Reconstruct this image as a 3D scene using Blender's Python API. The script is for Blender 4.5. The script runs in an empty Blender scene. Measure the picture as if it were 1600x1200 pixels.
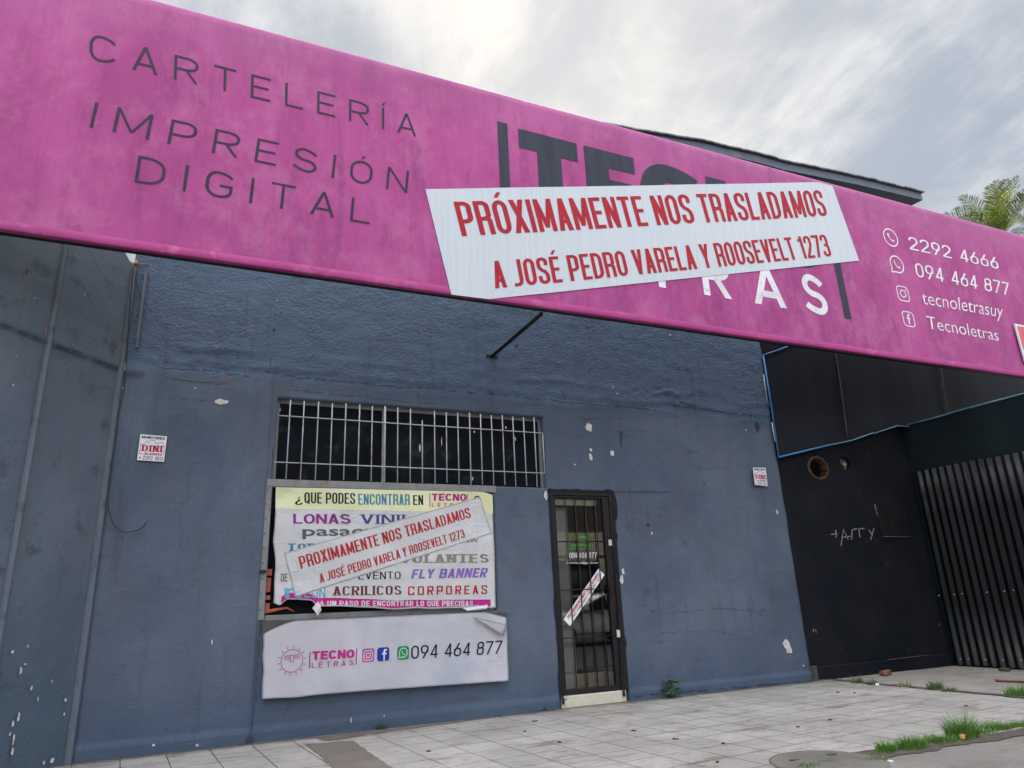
import bpy, bmesh, math, random
from mathutils import Vector, noise
random.seed(7)
sc = bpy.context.scene
C = sc.collection
rad = math.radians

# ------------------------------------------------------------------ camera
YAW, PITCH, ROLL, F = rad(24.56), rad(17.48), rad(-2.46), 1097.0
CAM = Vector((0, -7.2, 1.062))
f_ = Vector((math.sin(YAW)*math.cos(PITCH), math.cos(YAW)*math.cos(PITCH), math.sin(PITCH)))
r0 = Vector((math.cos(YAW), -math.sin(YAW), 0)); u0 = r0.cross(f_)
r_ = r0*math.cos(ROLL) + u0*math.sin(ROLL); u_ = -r0*math.sin(ROLL) + u0*math.cos(ROLL)
cam = bpy.data.objects.new('camera', bpy.data.cameras.new('camera')); C.objects.link(cam)
from mathutils import Matrix
cam.matrix_world = Matrix(((r_.x, u_.x, -f_.x, CAM.x), (r_.y, u_.y, -f_.y, CAM.y), (r_.z, u_.z, -f_.z, CAM.z), (0, 0, 0, 1)))
cam.data.sensor_width = 36; cam.data.lens = F/1600*36
cam.data.clip_start = 0.05; cam.data.clip_end = 2000
sc.camera = cam
def ray(px, py): return f_ + (px-800)/F*r_ - (py-600)/F*u_

# ------------------------------------------------------------------ sky and sun
SD = ray(880, 90).normalized()                       # towards the sun behind the clouds
SUN_EL = math.asin(SD.z); SUN_AZ = math.atan2(SD.x, SD.y)
w = bpy.data.worlds.new('World'); sc.world = w; w.use_nodes = True
nt = w.node_tree; nt.nodes.clear()
def N(nt, typ, **kw):
    n = nt.nodes.new(typ)
    for k, v in kw.items():
        if k.startswith('_'): setattr(n, k[1:], v)
        else: n.inputs[k.replace('~', ' ')].default_value = v
    return n
def Mth(nt, op, a, b=None, c=None, clamp=False):
    n = nt.nodes.new('ShaderNodeMath'); n.operation = op; n.use_clamp = clamp
    for i, v in enumerate((a, b, c)):
        if v is None: continue
        if isinstance(v, (int, float)): n.inputs[i].default_value = v
        else: nt.links.new(v, n.inputs[i])
    return n.outputs[0]
def Mix(nt, fac, a, b, mode='MIX'):
    n = nt.nodes.new('ShaderNodeMix'); n.data_type = 'RGBA'; n.blend_type = mode
    for i, v in ((0, fac), (6, a), (7, b)):
        if isinstance(v, (int, float)): n.inputs[i].default_value = v
        elif isinstance(v, tuple): n.inputs[i].default_value = (*v[:3], 1)
        else: nt.links.new(v, n.inputs[i])
    return n.outputs[2]
def Ramp(nt, fac, lo, hi):
    n = nt.nodes.new('ShaderNodeMapRange'); n.interpolation_type = 'SMOOTHSTEP'
    nt.links.new(fac, n.inputs[0]); n.inputs[1].default_value = lo; n.inputs[2].default_value = hi
    return n.outputs[0]
tc = nt.nodes.new('ShaderNodeTexCoord')
sep = nt.nodes.new('ShaderNodeSeparateXYZ'); nt.links.new(tc.outputs['Generated'], sep.inputs[0])
zz = Mth(nt, 'ADD', Mth(nt, 'MAXIMUM', sep.outputs[2], 0.0), 0.22)
comb = nt.nodes.new('ShaderNodeCombineXYZ')
nt.links.new(Mth(nt, 'DIVIDE', sep.outputs[0], zz), comb.inputs[0]); nt.links.new(Mth(nt, 'DIVIDE', sep.outputs[1], zz), comb.inputs[1])
def wnoise(scale, rot, stretch, det=6, dist=0.0, rough=.55, off=(0, 0, 0)):
    m = nt.nodes.new('ShaderNodeMapping'); m.inputs['Rotation'].default_value = (0, 0, rot); m.inputs['Scale'].default_value = (1, stretch, 1); m.inputs['Location'].default_value = off
    nt.links.new(comb.outputs[0], m.inputs[0])
    n = N(nt, 'ShaderNodeTexNoise', Scale=scale, Detail=det, Roughness=rough, Distortion=dist); nt.links.new(m.outputs[0], n.inputs['Vector'])
    return n.outputs['Fac']
big = Ramp(nt, wnoise(1.2, 1.15, .6, 6, .9, .58, (1.3, .4, 0)), .34, .66)
wisp = Ramp(nt, wnoise(2.9, .8, .52, 10, 1.0, .64, (4, 2, 0)), .32, .70)
puff = Ramp(nt, wnoise(7.5, .3, .9, 8, .3, .6, (0, 5, 0)), .3, .72)
clo = Mth(nt, 'ADD', Mth(nt, 'MULTIPLY', big, .45), Mth(nt, 'ADD', Mth(nt, 'MULTIPLY', wisp, .36), Mth(nt, 'MULTIPLY', puff, .19)))
cloudc = Mix(nt, Ramp(nt, clo, .22, .80), (.385, .435, .515), (.765, .775, .79))
dotn = nt.nodes.new('ShaderNodeVectorMath'); dotn.operation = 'DOT_PRODUCT'
nt.links.new(tc.outputs['Generated'], dotn.inputs[0]); dotn.inputs[1].default_value = SD
glow = Mth(nt, 'POWER', Mth(nt, 'MAXIMUM', dotn.outputs['Value'], 0.0), 20.0)
glow = Mth(nt, 'MULTIPLY', glow, Mth(nt, 'ADD', .25, Mth(nt, 'MULTIPLY', clo, 1.1)))
cloudc = Mix(nt, Mth(nt, 'MULTIPLY', glow, .75, clamp=True), cloudc, (1.05, .99, .87))
# sky behind the camera raised, an added brightening that lights the shop front
front = Ramp(nt, Mth(nt, 'MULTIPLY', sep.outputs[1], -1.0), -.35, .75)
cloudc = Mix(nt, 1.0, cloudc, Mix(nt, front, (1, 1, 1), (3.9, 3.8, 3.85)), 'MULTIPLY')
# an overcast sky is brightest overhead
cloudc = Mix(nt, 1.0, cloudc, Mix(nt, Ramp(nt, sep.outputs[2], .74, .96), (1, 1, 1), (4.6, 4.5, 4.4)), 'MULTIPLY')
sky = nt.nodes.new('ShaderNodeTexSky'); sky.sky_type = 'NISHITA'; sky.sun_disc = False
sky.sun_elevation = SUN_EL; sky.sun_rotation = SUN_AZ
bg1 = nt.nodes.new('ShaderNodeBackground'); bg1.inputs[1].default_value = 1.0; nt.links.new(cloudc, bg1.inputs[0])
bg2 = nt.nodes.new('ShaderNodeBackground'); bg2.inputs[1].default_value = 0.012; nt.links.new(sky.outputs[0], bg2.inputs[0])
ad = nt.nodes.new('ShaderNodeAddShader'); nt.links.new(bg1.outputs[0], ad.inputs[0]); nt.links.new(bg2.outputs[0], ad.inputs[1])
wo = nt.nodes.new('ShaderNodeOutputWorld'); nt.links.new(ad.outputs[0], wo.inputs[0])
sun = bpy.data.objects.new('sun', bpy.data.lights.new('sun', 'SUN')); C.objects.link(sun)
sun.data.energy = 4.6; sun.data.angle = rad(12); sun.data.color = (1, .95, .86)
sun.rotation_euler = (-SD).to_track_quat('-Z', 'Y').to_euler()
sc.view_settings.view_transform = 'Standard'; sc.view_settings.look = 'None'
sc.view_settings.gamma = 1; sc.view_settings.exposure = 0

# ------------------------------------------------------------------ helpers
def U(px, py, y=0.0):
    d = ray(px, py); t = (y-CAM.y)/d.y; p = CAM+d*t; return (p.x, p.z)
def G(px, py, z=0.0):
    d = ray(px, py); t = (z-CAM.z)/d.z; p = CAM+d*t; return (p.x, p.y)
def XP(px, py, x):
    d = ray(px, py); t = (x-CAM.x)/d.x; p = CAM+d*t; return (p.y, p.z)
def obj(name, bm, mats, parent=None, smooth=False):
    me = bpy.data.meshes.new(name); bm.normal_update(); bm.to_mesh(me); bm.free()
    for m in (mats if isinstance(mats, (list, tuple)) else [mats]): me.materials.append(m)
    if smooth:
        for p in me.polygons: p.use_smooth = True
    o = bpy.data.objects.new(name, me); C.objects.link(o)
    if parent: o.parent = parent; o.matrix_parent_inverse = parent.matrix_basis.inverted()
    return o
def tag(o, label, cat, group=None):
    o['label'] = label; o['category'] = cat
    if group: o['group'] = group
    return o
def thing(name, loc, label, cat, group=None):
    o = bpy.data.objects.new(name, None); C.objects.link(o); o.location = loc; o.empty_display_size = .1
    return tag(o, label, cat, group)
def structure(name, bm, mats, smooth=False):
    o = obj(name, bm, mats, None, smooth); o['kind'] = 'structure'; return o
def box(bm, x0, x1, y0, y1, z0, z1, mi=0):
    v = [bm.verts.new((x, y, z)) for x in (x0, x1) for y in (y0, y1) for z in (z0, z1)]
    for q in ((0, 1, 3, 2), (4, 6, 7, 5), (0, 4, 5, 1), (2, 3, 7, 6), (0, 2, 6, 4), (1, 5, 7, 3)):
        f = bm.faces.new([v[i] for i in q]); f.material_index = mi
def bevelled(bm, w=.004, seg=2):
    bmesh.ops.bevel(bm, geom=bm.edges[:], offset=w, segments=seg, affect='EDGES', profile=.6)
def tube(bm, pts, r, n=8, r2=None, mi=0):
    pts = [Vector(p) for p in pts]; rings = []
    for i, p in enumerate(pts):
        d = (pts[min(i+1, len(pts)-1)]-pts[max(i-1, 0)]).normalized()
        a = d.cross(Vector((0, 0, 1)));  a = a if a.length > .05 else d.cross(Vector((1, 0, 0)))
        a.normalize(); b = d.cross(a)
        rr = r if r2 is None else r+(r2-r)*i/(len(pts)-1)
        rings.append([bm.verts.new(p+a*math.cos(2*math.pi*k/n)*rr+b*math.sin(2*math.pi*k/n)*rr) for k in range(n)])
    for i in range(len(rings)-1):
        for k in range(n):
            f = bm.faces.new((rings[i][k], rings[i][(k+1) % n], rings[i+1][(k+1) % n], rings[i+1][k])); f.material_index = mi; f.smooth = True
    for rg in (rings[0][::-1], rings[-1]):
        f = bm.faces.new(rg); f.material_index = mi
def sm(a, b, x):
    t = max(0, min(1, (x-a)/(b-a))) if a != b else 0
    return t*t*(3-2*t)
def nz(x, y, z=0.0): return noise.noise(Vector((x, y, z)))
def fbm(x, y, z=0.0): return nz(x, y, z)+.5*nz(x*2.1, y*2.1, z+3)+.25*nz(x*4.3, y*4.3, z+7)

# ------------------------------------------------------------------ materials
def newmat(name):
    m = bpy.data.materials.new(name); m.use_nodes = True
    return m, m.node_tree, m.node_tree.nodes['Principled BSDF']
def coord(nt, scale=(1, 1, 1), rot=(0, 0, 0), loc=(0, 0, 0)):
    t = nt.nodes.new('ShaderNodeTexCoord'); m = nt.nodes.new('ShaderNodeMapping')
    m.inputs['Scale'].default_value = scale; m.inputs['Rotation'].default_value = rot; m.inputs['Location'].default_value = loc
    nt.links.new(t.outputs['Object'], m.inputs[0]); return m.outputs[0]
def tn(nt, vec, scale, det=4, rough=.55, dist=0.0):
    n = N(nt, 'ShaderNodeTexNoise', Scale=scale, Detail=det, Roughness=rough, Distortion=dist); nt.links.new(vec, n.inputs['Vector']); return n.outputs['Fac']
def bump(nt, p, h, strength, dist):
    b = nt.nodes.new('ShaderNodeBump'); b.inputs['Strength'].default_value = strength; b.inputs['Distance'].default_value = dist
    nt.links.new(h, b.inputs['Height']); nt.links.new(b.outputs[0], p.inputs['Normal'])
def pm(name, c1, c2=None, scale=6, rough=.6, bmp=0, bscale=40, metal=0, stretch=(1, 1, 1), c3=None, c3scale=2, spec=.5):
    m, nt, p = newmat(name)
    p.inputs['Roughness'].default_value = rough; p.inputs['Metallic'].default_value = metal; p.inputs['Specular IOR Level'].default_value = spec
    v = coord(nt, stretch)
    col = Mix(nt, Ramp(nt, tn(nt, v, scale, 5), .3, .7), c1, c2 or tuple(x*.8 for x in c1))
    if c3: col = Mix(nt, Ramp(nt, tn(nt, v, c3scale, 8, .65), .55, .68), col, c3)
    nt.links.new(col, p.inputs['Base Color'])
    if bmp: bump(nt, p, tn(nt, v, bscale, 4), bmp, .01)
    return m

ZB = U(700, 622)[1]                                   # lower edge of the coarse render
def wall_mat():
    m, nt, p = newmat('blue grey wall paint'); p.inputs['Roughness'].default_value = .65; p.inputs['Specular IOR Level'].default_value = .25
    v = coord(nt); t = nt.nodes.new('ShaderNodeTexCoord'); s = nt.nodes.new('ShaderNodeSeparateXYZ'); nt.links.new(t.outputs['Object'], s.inputs[0])
    wob = Mth(nt, 'MULTIPLY', tn(nt, v, 1.3, 4), .25)
    zz = Mth(nt, 'ADD', s.outputs[2], wob)
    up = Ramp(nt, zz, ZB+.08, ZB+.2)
    a = Ramp(nt, tn(nt, v, .55, 8, .66, .4), .34, .66)
    col = Mix(nt, a, (.062, .087, .126), (.108, .138, .180))
    col = Mix(nt, Mth(nt, 'MULTIPLY', Ramp(nt, tn(nt, coord(nt, (1, 1, .45), loc=(5, 0, 2)), 2.6, 6, .62), .42, .72), .6), col, (.088, .094, .118))
    col = Mix(nt, Mth(nt, 'MULTIPLY', up, .75), col, (.096, .156, .240))  # coarse render toned lighter and bluer, partly standing in for light under the sign
    # repainted bluer along the foot
    low = Mth(nt, 'SUBTRACT', 1.0, Ramp(nt, Mth(nt, 'ADD', s.outputs[2], Mth(nt, 'MULTIPLY', tn(nt, v, 1.7, 5), .7)), .35, 1.15))
    col = Mix(nt, Mth(nt, 'MULTIPLY', low, .5), col, (.032, .068, .125))
    # grime: runs, blotches, pits
    run = Ramp(nt, tn(nt, coord(nt, (9, 9, .7)), 1.0, 7, .65), .54, .74)
    col = Mix(nt, Mth(nt, 'MULTIPLY', run, .38), col, (.028, .038, .056))
    blot = Ramp(nt, tn(nt, coord(nt, (1, 1, 1.4), loc=(9, 3, 1)), 3.7, 9, .72), .57, .72)
    col = Mix(nt, Mth(nt, 'MULTIPLY', blot, .5), col, (.022, .032, .05))
    hz = Ramp(nt, tn(nt, coord(nt, (.8, 1, 9), loc=(2, 1, 4)), 1.6, 6, .6), .6, .75)
    col = Mix(nt, Mth(nt, 'MULTIPLY', hz, .35), col, (.032, .042, .06))
    pit = Ramp(nt, tn(nt, coord(nt, loc=(3, 8, 2)), 34, 3, .5), .73, .77)
    col = Mix(nt, Mth(nt, 'MULTIPLY', pit, .75), col, (.02, .025, .035))
    fleck = Ramp(nt, tn(nt, coord(nt, loc=(7, 1, 9)), 46, 2, .5), .785, .81)
    col = Mix(nt, Mth(nt, 'MULTIPLY', fleck, .7), col, (.45, .47, .5))
    grit = Ramp(nt, tn(nt, coord(nt, loc=(1, 2, 8)), 75, 6, .8), .3, .7)
    col = Mix(nt, Mth(nt, 'MULTIPLY', grit, .30), col, (.03, .042, .065))
    drag = Ramp(nt, tn(nt, coord(nt, (2, 1, 16), rot=(0, .12, 0), loc=(6, 1, 3)), 2.4, 8, .75), .56, .68)
    col = Mix(nt, Mth(nt, 'MULTIPLY', drag, .28), col, (.13, .15, .185))
    # hairline cracks
    vo = nt.nodes.new('ShaderNodeTexVoronoi'); vo.feature = 'DISTANCE_TO_EDGE'; vo.inputs['Scale'].default_value = .9
    nv = nt.nodes.new('ShaderNodeVectorMath'); nv.operation = 'ADD'
    nn = N(nt, 'ShaderNodeTexNoise', Scale=5.0, Detail=6.0); nt.links.new(v, nn.inputs['Vector'])
    sc_ = nt.nodes.new('ShaderNodeVectorMath'); sc_.operation = 'SCALE'; sc_.inputs['Scale'].default_value = .35; nt.links.new(nn.outputs['Color'], sc_.inputs[0])
    nt.links.new(v, nv.inputs[0]); nt.links.new(sc_.outputs[0], nv.inputs[1]); nt.links.new(nv.outputs[0], vo.inputs['Vector'])
    cr = Mth(nt, 'MULTIPLY', Mth(nt, 'SUBTRACT', 1.0, Ramp(nt, vo.outputs['Distance'], 0.0, .006)), Ramp(nt, tn(nt, v, 1.4, 3), .66, .72))
    col = Mix(nt, Mth(nt, 'MULTIPLY', cr, .7), col, (.03, .04, .06))
    nt.links.new(col, p.inputs['Base Color'])
    h1 = Mth(nt, 'MULTIPLY', tn(nt, coord(nt, (1, 1, 1.35)), 27, 5, .62, .3), Mth(nt, 'ADD', .08, Mth(nt, 'MULTIPLY', up, .95)))
    h = Mth(nt, 'ADD', Mth(nt, 'MULTIPLY', h1, Mth(nt, 'ADD', .45, Ramp(nt, tn(nt, v, 1.2, 4), .35, .6))), Mth(nt, 'MULTIPLY', tn(nt, v, 60, 4), .2))
    h = Mth(nt, 'ADD', h, Mth(nt, 'MULTIPLY', tn(nt, v, 5, 4), .25))
    h = Mth(nt, 'SUBTRACT', h, Mth(nt, 'MULTIPLY', cr, .3))
    bump(nt, p, h, .8, .024)
    return m
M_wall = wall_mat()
def sign_mat():
    m, nt, p = newmat('pink vinyl'); p.inputs['Roughness'].default_value = .6; p.inputs['Specular IOR Level'].default_value = .12
    v = coord(nt)
    a = Ramp(nt, tn(nt, coord(nt, (1, 1, .55)), 1.1, 7, .65), .32, .68)
    col = Mix(nt, a, (.285, .043, .165), (.385, .072, .228))
    st = Ramp(nt, tn(nt, coord(nt, (2.6, 1, .45)), 1.5, 9, .74, .5), .46, .70)      # rain runs
    col = Mix(nt, Mth(nt, 'MULTIPLY', st, .72), col, (.19, .033, .125))
    st2 = Ramp(nt, tn(nt, coord(nt, (26, 1, .5), loc=(3, 0, 0)), 1.0, 5, .6), .52, .8)
    col = Mix(nt, Mth(nt, 'MULTIPLY', st2, .16), col, (.48, .13, .30))
    t = nt.nodes.new('ShaderNodeTexCoord'); s = nt.nodes.new('ShaderNodeSeparateXYZ'); nt.links.new(t.outputs['Object'], s.inputs[0])
    top = Ramp(nt, Mth(nt, 'ADD', s.outputs[2], Mth(nt, 'MULTIPLY', tn(nt, v, 1.6, 5), 1.0)), 6.1, 7.1)   # faded along the top
    col = Mix(nt, Mth(nt, 'MULTIPLY', top, .45), col, (.34, .13, .25))
    gr = Ramp(nt, tn(nt, coord(nt, (3, 1, 1), loc=(1, 0, 6)), 7, 9, .75), .55, .75)
    col = Mix(nt, Mth(nt, 'MULTIPLY', Mth(nt, 'MULTIPLY', gr, Ramp(nt, tn(nt, v, .9, 2), .48, .62)), .42), col, (.16, .055, .12))
    ps = Ramp(nt, tn(nt, coord(nt, loc=(4, 4, 4)), 40, 2), .74, .78)
    col = Mix(nt, Mth(nt, 'MULTIPLY', ps, .5), col, (.13, .02, .08))
    grit = Ramp(nt, tn(nt, coord(nt, (1, 1, .7), loc=(1, 2, 8)), 60, 6, .8), .3, .72)
    col = Mix(nt, Mth(nt, 'MULTIPLY', grit, .16), col, (.18, .04, .12))
    mott = Ramp(nt, tn(nt, coord(nt, (1, 1, .8), loc=(8, 2, 5)), 2.8, 9, .78), .46, .66)
    col = Mix(nt, Mth(nt, 'MULTIPLY', mott, .42), col, (.40, .14, .27))
    # faint scuffs
    sf = Ramp(nt, tn(nt, coord(nt, (1.2, 1, 2.5), rot=(0, .6, 0), loc=(0, 0, 2)), 2.1, 10, .75), .66, .74)
    col = Mix(nt, Mth(nt, 'MULTIPLY', sf, .4), col, (.55, .24, .40))
    nt.links.new(col, p.inputs['Base Color'])
    h = Mth(nt, 'ADD', Mth(nt, 'MULTIPLY', tn(nt, coord(nt, (1, 1, .35)), 1.2, 3), 1.0), Mth(nt, 'MULTIPLY', tn(nt, v, 90, 2), .02))
    bump(nt, p, h, .35, .05)
    return m
M_pink = sign_mat()
def ink(name, c, rough=.6, var=.72):
    return pm(name, c, tuple(x*var for x in c), 9, rough, spec=.15)
M_slate = pm('faded charcoal vinyl', (.034, .037, .052), (.045, .048, .064), 3, .7, stretch=(4, 1, .6), spec=.1)
M_tagd = ink('dark violet ink', (.036, .026, .05))
M_white_l = pm('white vinyl letters', (.62, .60, .62), (.50, .48, .50), 5, .5, c3=(.38, .36, .38), c3scale=9)
M_white = pm('white vinyl sheet', (.45, .485, .505), (.40, .44, .46), 3, .5, stretch=(22, 1, .5))
M_white_p = pm('white printed sheet', (.74, .77, .86), (.66, .69, .79), 2.2, .38)
def creased(name, a, b):
    m, nt, p = newmat(name); p.inputs['Roughness'].default_value = .42; p.inputs['Specular IOR Level'].default_value = .35; v = coord(nt)
    nt.links.new(Mix(nt, Ramp(nt, tn(nt, v, 1.8, 7, .65), .3, .7), a, b), p.inputs['Base Color'])
    r = Mth(nt, 'ABSOLUTE', Mth(nt, 'SUBTRACT', tn(nt, coord(nt, (1, 1, 1.6)), 2.6, 3, .5, .8), .5)); r = Mth(nt, 'SUBTRACT', 1.0, Ramp(nt, r, 0.0, .035))
    r2 = Mth(nt, 'ABSOLUTE', Mth(nt, 'SUBTRACT', tn(nt, coord(nt, (1.7, 1, 1), loc=(4, 2, 7)), 4.1, 3, .5, 1.2), .5)); r2 = Mth(nt, 'SUBTRACT', 1.0, Ramp(nt, r2, 0.0, .02))
    bump(nt, p, Mth(nt, 'ADD', Mth(nt, 'ADD', Mth(nt, 'MULTIPLY', r, .5), Mth(nt, 'MULTIPLY', r2, .3)), tn(nt, v, 4, 4)), .26, .012); return m
M_white_p = creased('white printed sheet', (.86, .86, .86), (.80, .80, .81)); M_white_s = pm('smooth white printed sheet', (.80, .80, .85), (.73, .74, .80), 1.8, .42, .15, 3, c3=(.66, .70, .80), c3scale=1.3)
M_red = pm('red ink', (.36, .014, .028), (.28, .012, .022), 5, .6, stretch=(6, 1, 1), spec=.15)
M_redd = ink('brick red ink', (.42, .03, .035))
M_black = ink('black ink', (.018, .018, .026))
M_navy = ink('navy ink', (.02, .022, .05))
M_mag = ink('magenta ink', (.46, .02, .22))
M_purp = ink('plum ink', (.24, .035, .22)); M_ind = ink('indigo ink', (.07, .06, .22)); M_viol = ink('violet ink', (.22, .13, .42))
M_teal = ink('teal ink', (.06, .22, .32)); M_cyan = ink('cyan ink', (.10, .37, .52)); M_taupe = ink('taupe ink', (.24, .22, .17))
M_maroon = ink('maroon ink', (.14, .04, .045)); M_grey = ink('grey ink', (.10, .11, .12)); M_crim = ink('crimson ink', (.45, .012, .035))
M_lime = pm('lime printed band', (.60, .63, .34), (.64, .65, .42), 4, .4, c3=(.52, .50, .30), c3scale=3)
M_fb = ink('blue ink', (.015, .04, .30)); M_wa = ink('green ink', (.02, .28, .10)); M_ig = None
M_greenl = ink('bright green vinyl', (.08, .42, .06))
def ig_mat():
    m, nt, p = newmat('violet to pink ink'); v = coord(nt)
    t = nt.nodes.new('ShaderNodeTexCoord'); s = nt.nodes.new('ShaderNodeSeparateXYZ'); nt.links.new(t.outputs['Generated'], s.inputs[0])
    c = Mix(nt, s.outputs[2], (.55, .12, .18), (.19, .05, .33)); c = Mix(nt, s.outputs[0], c, (.40, .05, .30)); nt.links.new(c, p.inputs['Base Color']); return m
M_ig = ig_mat()
M_iron = pm('dark iron paint', (.012, .011, .012), (.02, .017, .016), 14, .5, .3, 60, c3=(.035, .018, .012), c3scale=5, spec=.2)
M_grille = pm('white grille paint', (.42, .44, .47), (.30, .32, .35), 12, .5, c3=(.25, .2, .16), c3scale=9)
M_frame = pm('weathered grey aluminium', (.16, .17, .165), (.23, .23, .22), 7, .55, .2, 50, c3=(.20, .11, .06), c3scale=3.2)
M_dark = pm('dark interior', (.022, .022, .026), (.014, .014, .018), 3, .8)
M_cream = pm('cream painted metal', (.55, .52, .42), (.47, .44, .36), 8, .5, c3=(.33, .29, .22), c3scale=5)
M_chip = pm('bare plaster', (.60, .58, .54), (.38, .37, .35), 25, .85, .3, 60)
M_blackp = pm('black wall smears', (.009, .010, .013), (.016, .016, .022), 8, .7, spec=.15)
M_orange = pm('orange tape', (.55, .14, .07), (.42, .10, .05), 6, .6)
M_board = pm('brown backing board', (.045, .035, .035), (.07, .055, .05), 6, .7)
M_wood = pm('old boards', (.12, .10, .07), (.04, .035, .03), 9, .8, stretch=(1, 1, 3))
M_cable = pm('black cable', (.012, .014, .02), None, 5, .5)
M_blue = pm('blue edging tube', (.012, .13, .38), (.03, .18, .34), 3, .5)
M_bluef = pm('faded blue edging tube', (.09, .20, .24), (.05, .15, .22), 3, .6)
def glass_mat(name, tint=(.9, .95, .95), r=.03, alpha=.0):
    m, nt, p = newmat(name)
    p.inputs['Roughness'].default_value = r; p.inputs['Base Color'].default_value = (*tint, 1)
    p.inputs['Transmission Weight'].default_value = 1; p.inputs['IOR'].default_value = 1.5
    nt.links.new(Mth(nt, 'ADD', .0, Mth(nt, 'MULTIPLY', tn(nt, coord(nt), 5, 5), r)), p.inputs['Roughness'])
    return m
M_glass = pm('grimy dark reflection glass', (.003, .004, .007), (.008, .010, .014), 2.5, .5, spec=.06, c3=(.020, .023, .026), c3scale=4)  # near black colour stands in for the dark reflection in the panes
def thin_glass(name):
    m = bpy.data.materials.new(name); m.use_nodes = True; nt = m.node_tree; nt.nodes.remove(nt.nodes['Principled BSDF'])
    tr = nt.nodes.new('ShaderNodeBsdfTransparent'); tr.inputs[0].default_value = (.82, .85, .84, 1)
    gl = nt.nodes.new('ShaderNodeBsdfGlossy'); gl.inputs['Roughness'].default_value = .015
    fr = nt.nodes.new('ShaderNodeFresnel'); fr.inputs[0].default_value = 1.6
    mx = nt.nodes.new('ShaderNodeMixShader'); nt.links.new(Mth(nt, 'ADD', Mth(nt, 'MULTIPLY', fr.outputs[0], 1.0), .01, clamp=True), mx.inputs[0])
    nt.links.new(tr.outputs[0], mx.inputs[1]); nt.links.new(gl.outputs[0], mx.inputs[2]); nt.links.new(mx.outputs[0], nt.nodes['Material Output'].inputs[0]); return m
M_glassd = thin_glass('door glass')

# ------------------------------------------------------------------ stroke lettering
def _round(pts, closed, n=6):
    out = []; L = len(pts)
    for i, p in enumerate(pts):
        x, y = p[0], p[1]; rx = p[2] if len(p) > 2 else 0; ry = p[3] if len(p) > 3 else rx
        if not rx or (not closed and i in (0, L-1)): out.append((x, y)); continue
        a = pts[i-1]; b = pts[(i+1) % L]
        def cut(q):
            dx, dy = q[0]-x, q[1]-y; d = math.hypot(dx, dy)
            if d < 1e-6: return (x, y)
            ux, uy = dx/d, dy/d; rr = math.hypot(ux*rx, uy*ry)
            qr = len(q) > 2 and q[2]
            rr = min(rr, d*(.5 if qr else 1.0)); return (x+ux*rr, y+uy*rr)
        A, B = cut(a), cut(b)
        for k in range(n+1):
            t = k/n*math.pi/2; c, s = 1-math.sin(t), 1-math.cos(t)
            # ellipse quarter between A and B with corner (x,y)
            out.append((x+(A[0]-x)*c+(B[0]-x)*s, y+(A[1]-y)*c+(B[1]-y)*s))
    res = [out[0]]
    for q in out[1:]:
        if math.hypot(q[0]-res[-1][0], q[1]-res[-1][1]) > 1e-4: res.append(q)
    if closed and math.hypot(res[0][0]-res[-1][0], res[0][1]-res[-1][1]) < 1e-4: res.pop()
    return res
def stroke(pts, t, th=None, closed=False):
    """quads along a polyline, t = width of upright strokes, th = of level strokes"""
    th = th or t; n = len(pts); Ls = []
    for i in range(n):
        a = pts[i-1] if (closed or i > 0) else None; b = pts[(i+1) % n] if (closed or i < n-1) else None; p = pts[i]
        def nr(u, v):
            dx, dy = v[0]-u[0], v[1]-u[1]; d = math.hypot(dx, dy) or 1; return (-dy/d, dx/d)
        if a is None: nx, ny = nr(p, b); k = 1
        elif b is None: nx, ny = nr(a, p); k = 1
        else:
            n1, n2 = nr(a, p), nr(p, b); nx, ny = n1[0]+n2[0], n1[1]+n2[1]; d = math.hypot(nx, ny) or 1; nx /= d; ny /= d
            k = min(1/max(.3, nx*n1[0]+ny*n1[1]), 1.8)
        Ls.append(((p[0]+nx*t/2*k, p[1]+ny*th/2*k), (p[0]-nx*t/2*k, p[1]-ny*th/2*k)))
    q = []
    for i in range(n if closed else n-1):
        a, b = Ls[i], Ls[(i+1) % n]; q.append([a[0], a[1], b[1], b[0]])
    return q
def diag(x0, y0, x1, y1, hw, seg=3):
    q = []
    for i in range(seg):
        a, b = i/seg, (i+1)/seg
        xa, ya, xb, yb = x0+(x1-x0)*a, y0+(y1-y0)*a, x0+(x1-x0)*b, y0+(y1-y0)*b
        q.append([(xa-hw, ya), (xa+hw, ya), (xb+hw, yb), (xb-hw, yb)])
    return q
def rect(x0, x1, y0, y1, seg=2):
    q = []; hor = (x1-x0) > (y1-y0)
    for i in range(seg):
        a, b = i/seg, (i+1)/seg
        if hor: q.append([(x0+(x1-x0)*a, y0), (x0+(x1-x0)*b, y0), (x0+(x1-x0)*b, y1), (x0+(x1-x0)*a, y1)])
        else: q.append([(x0, y0+(y1-y0)*a), (x1, y0+(y1-y0)*a), (x1, y0+(y1-y0)*b), (x0, y0+(y1-y0)*b)])
    return q
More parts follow.
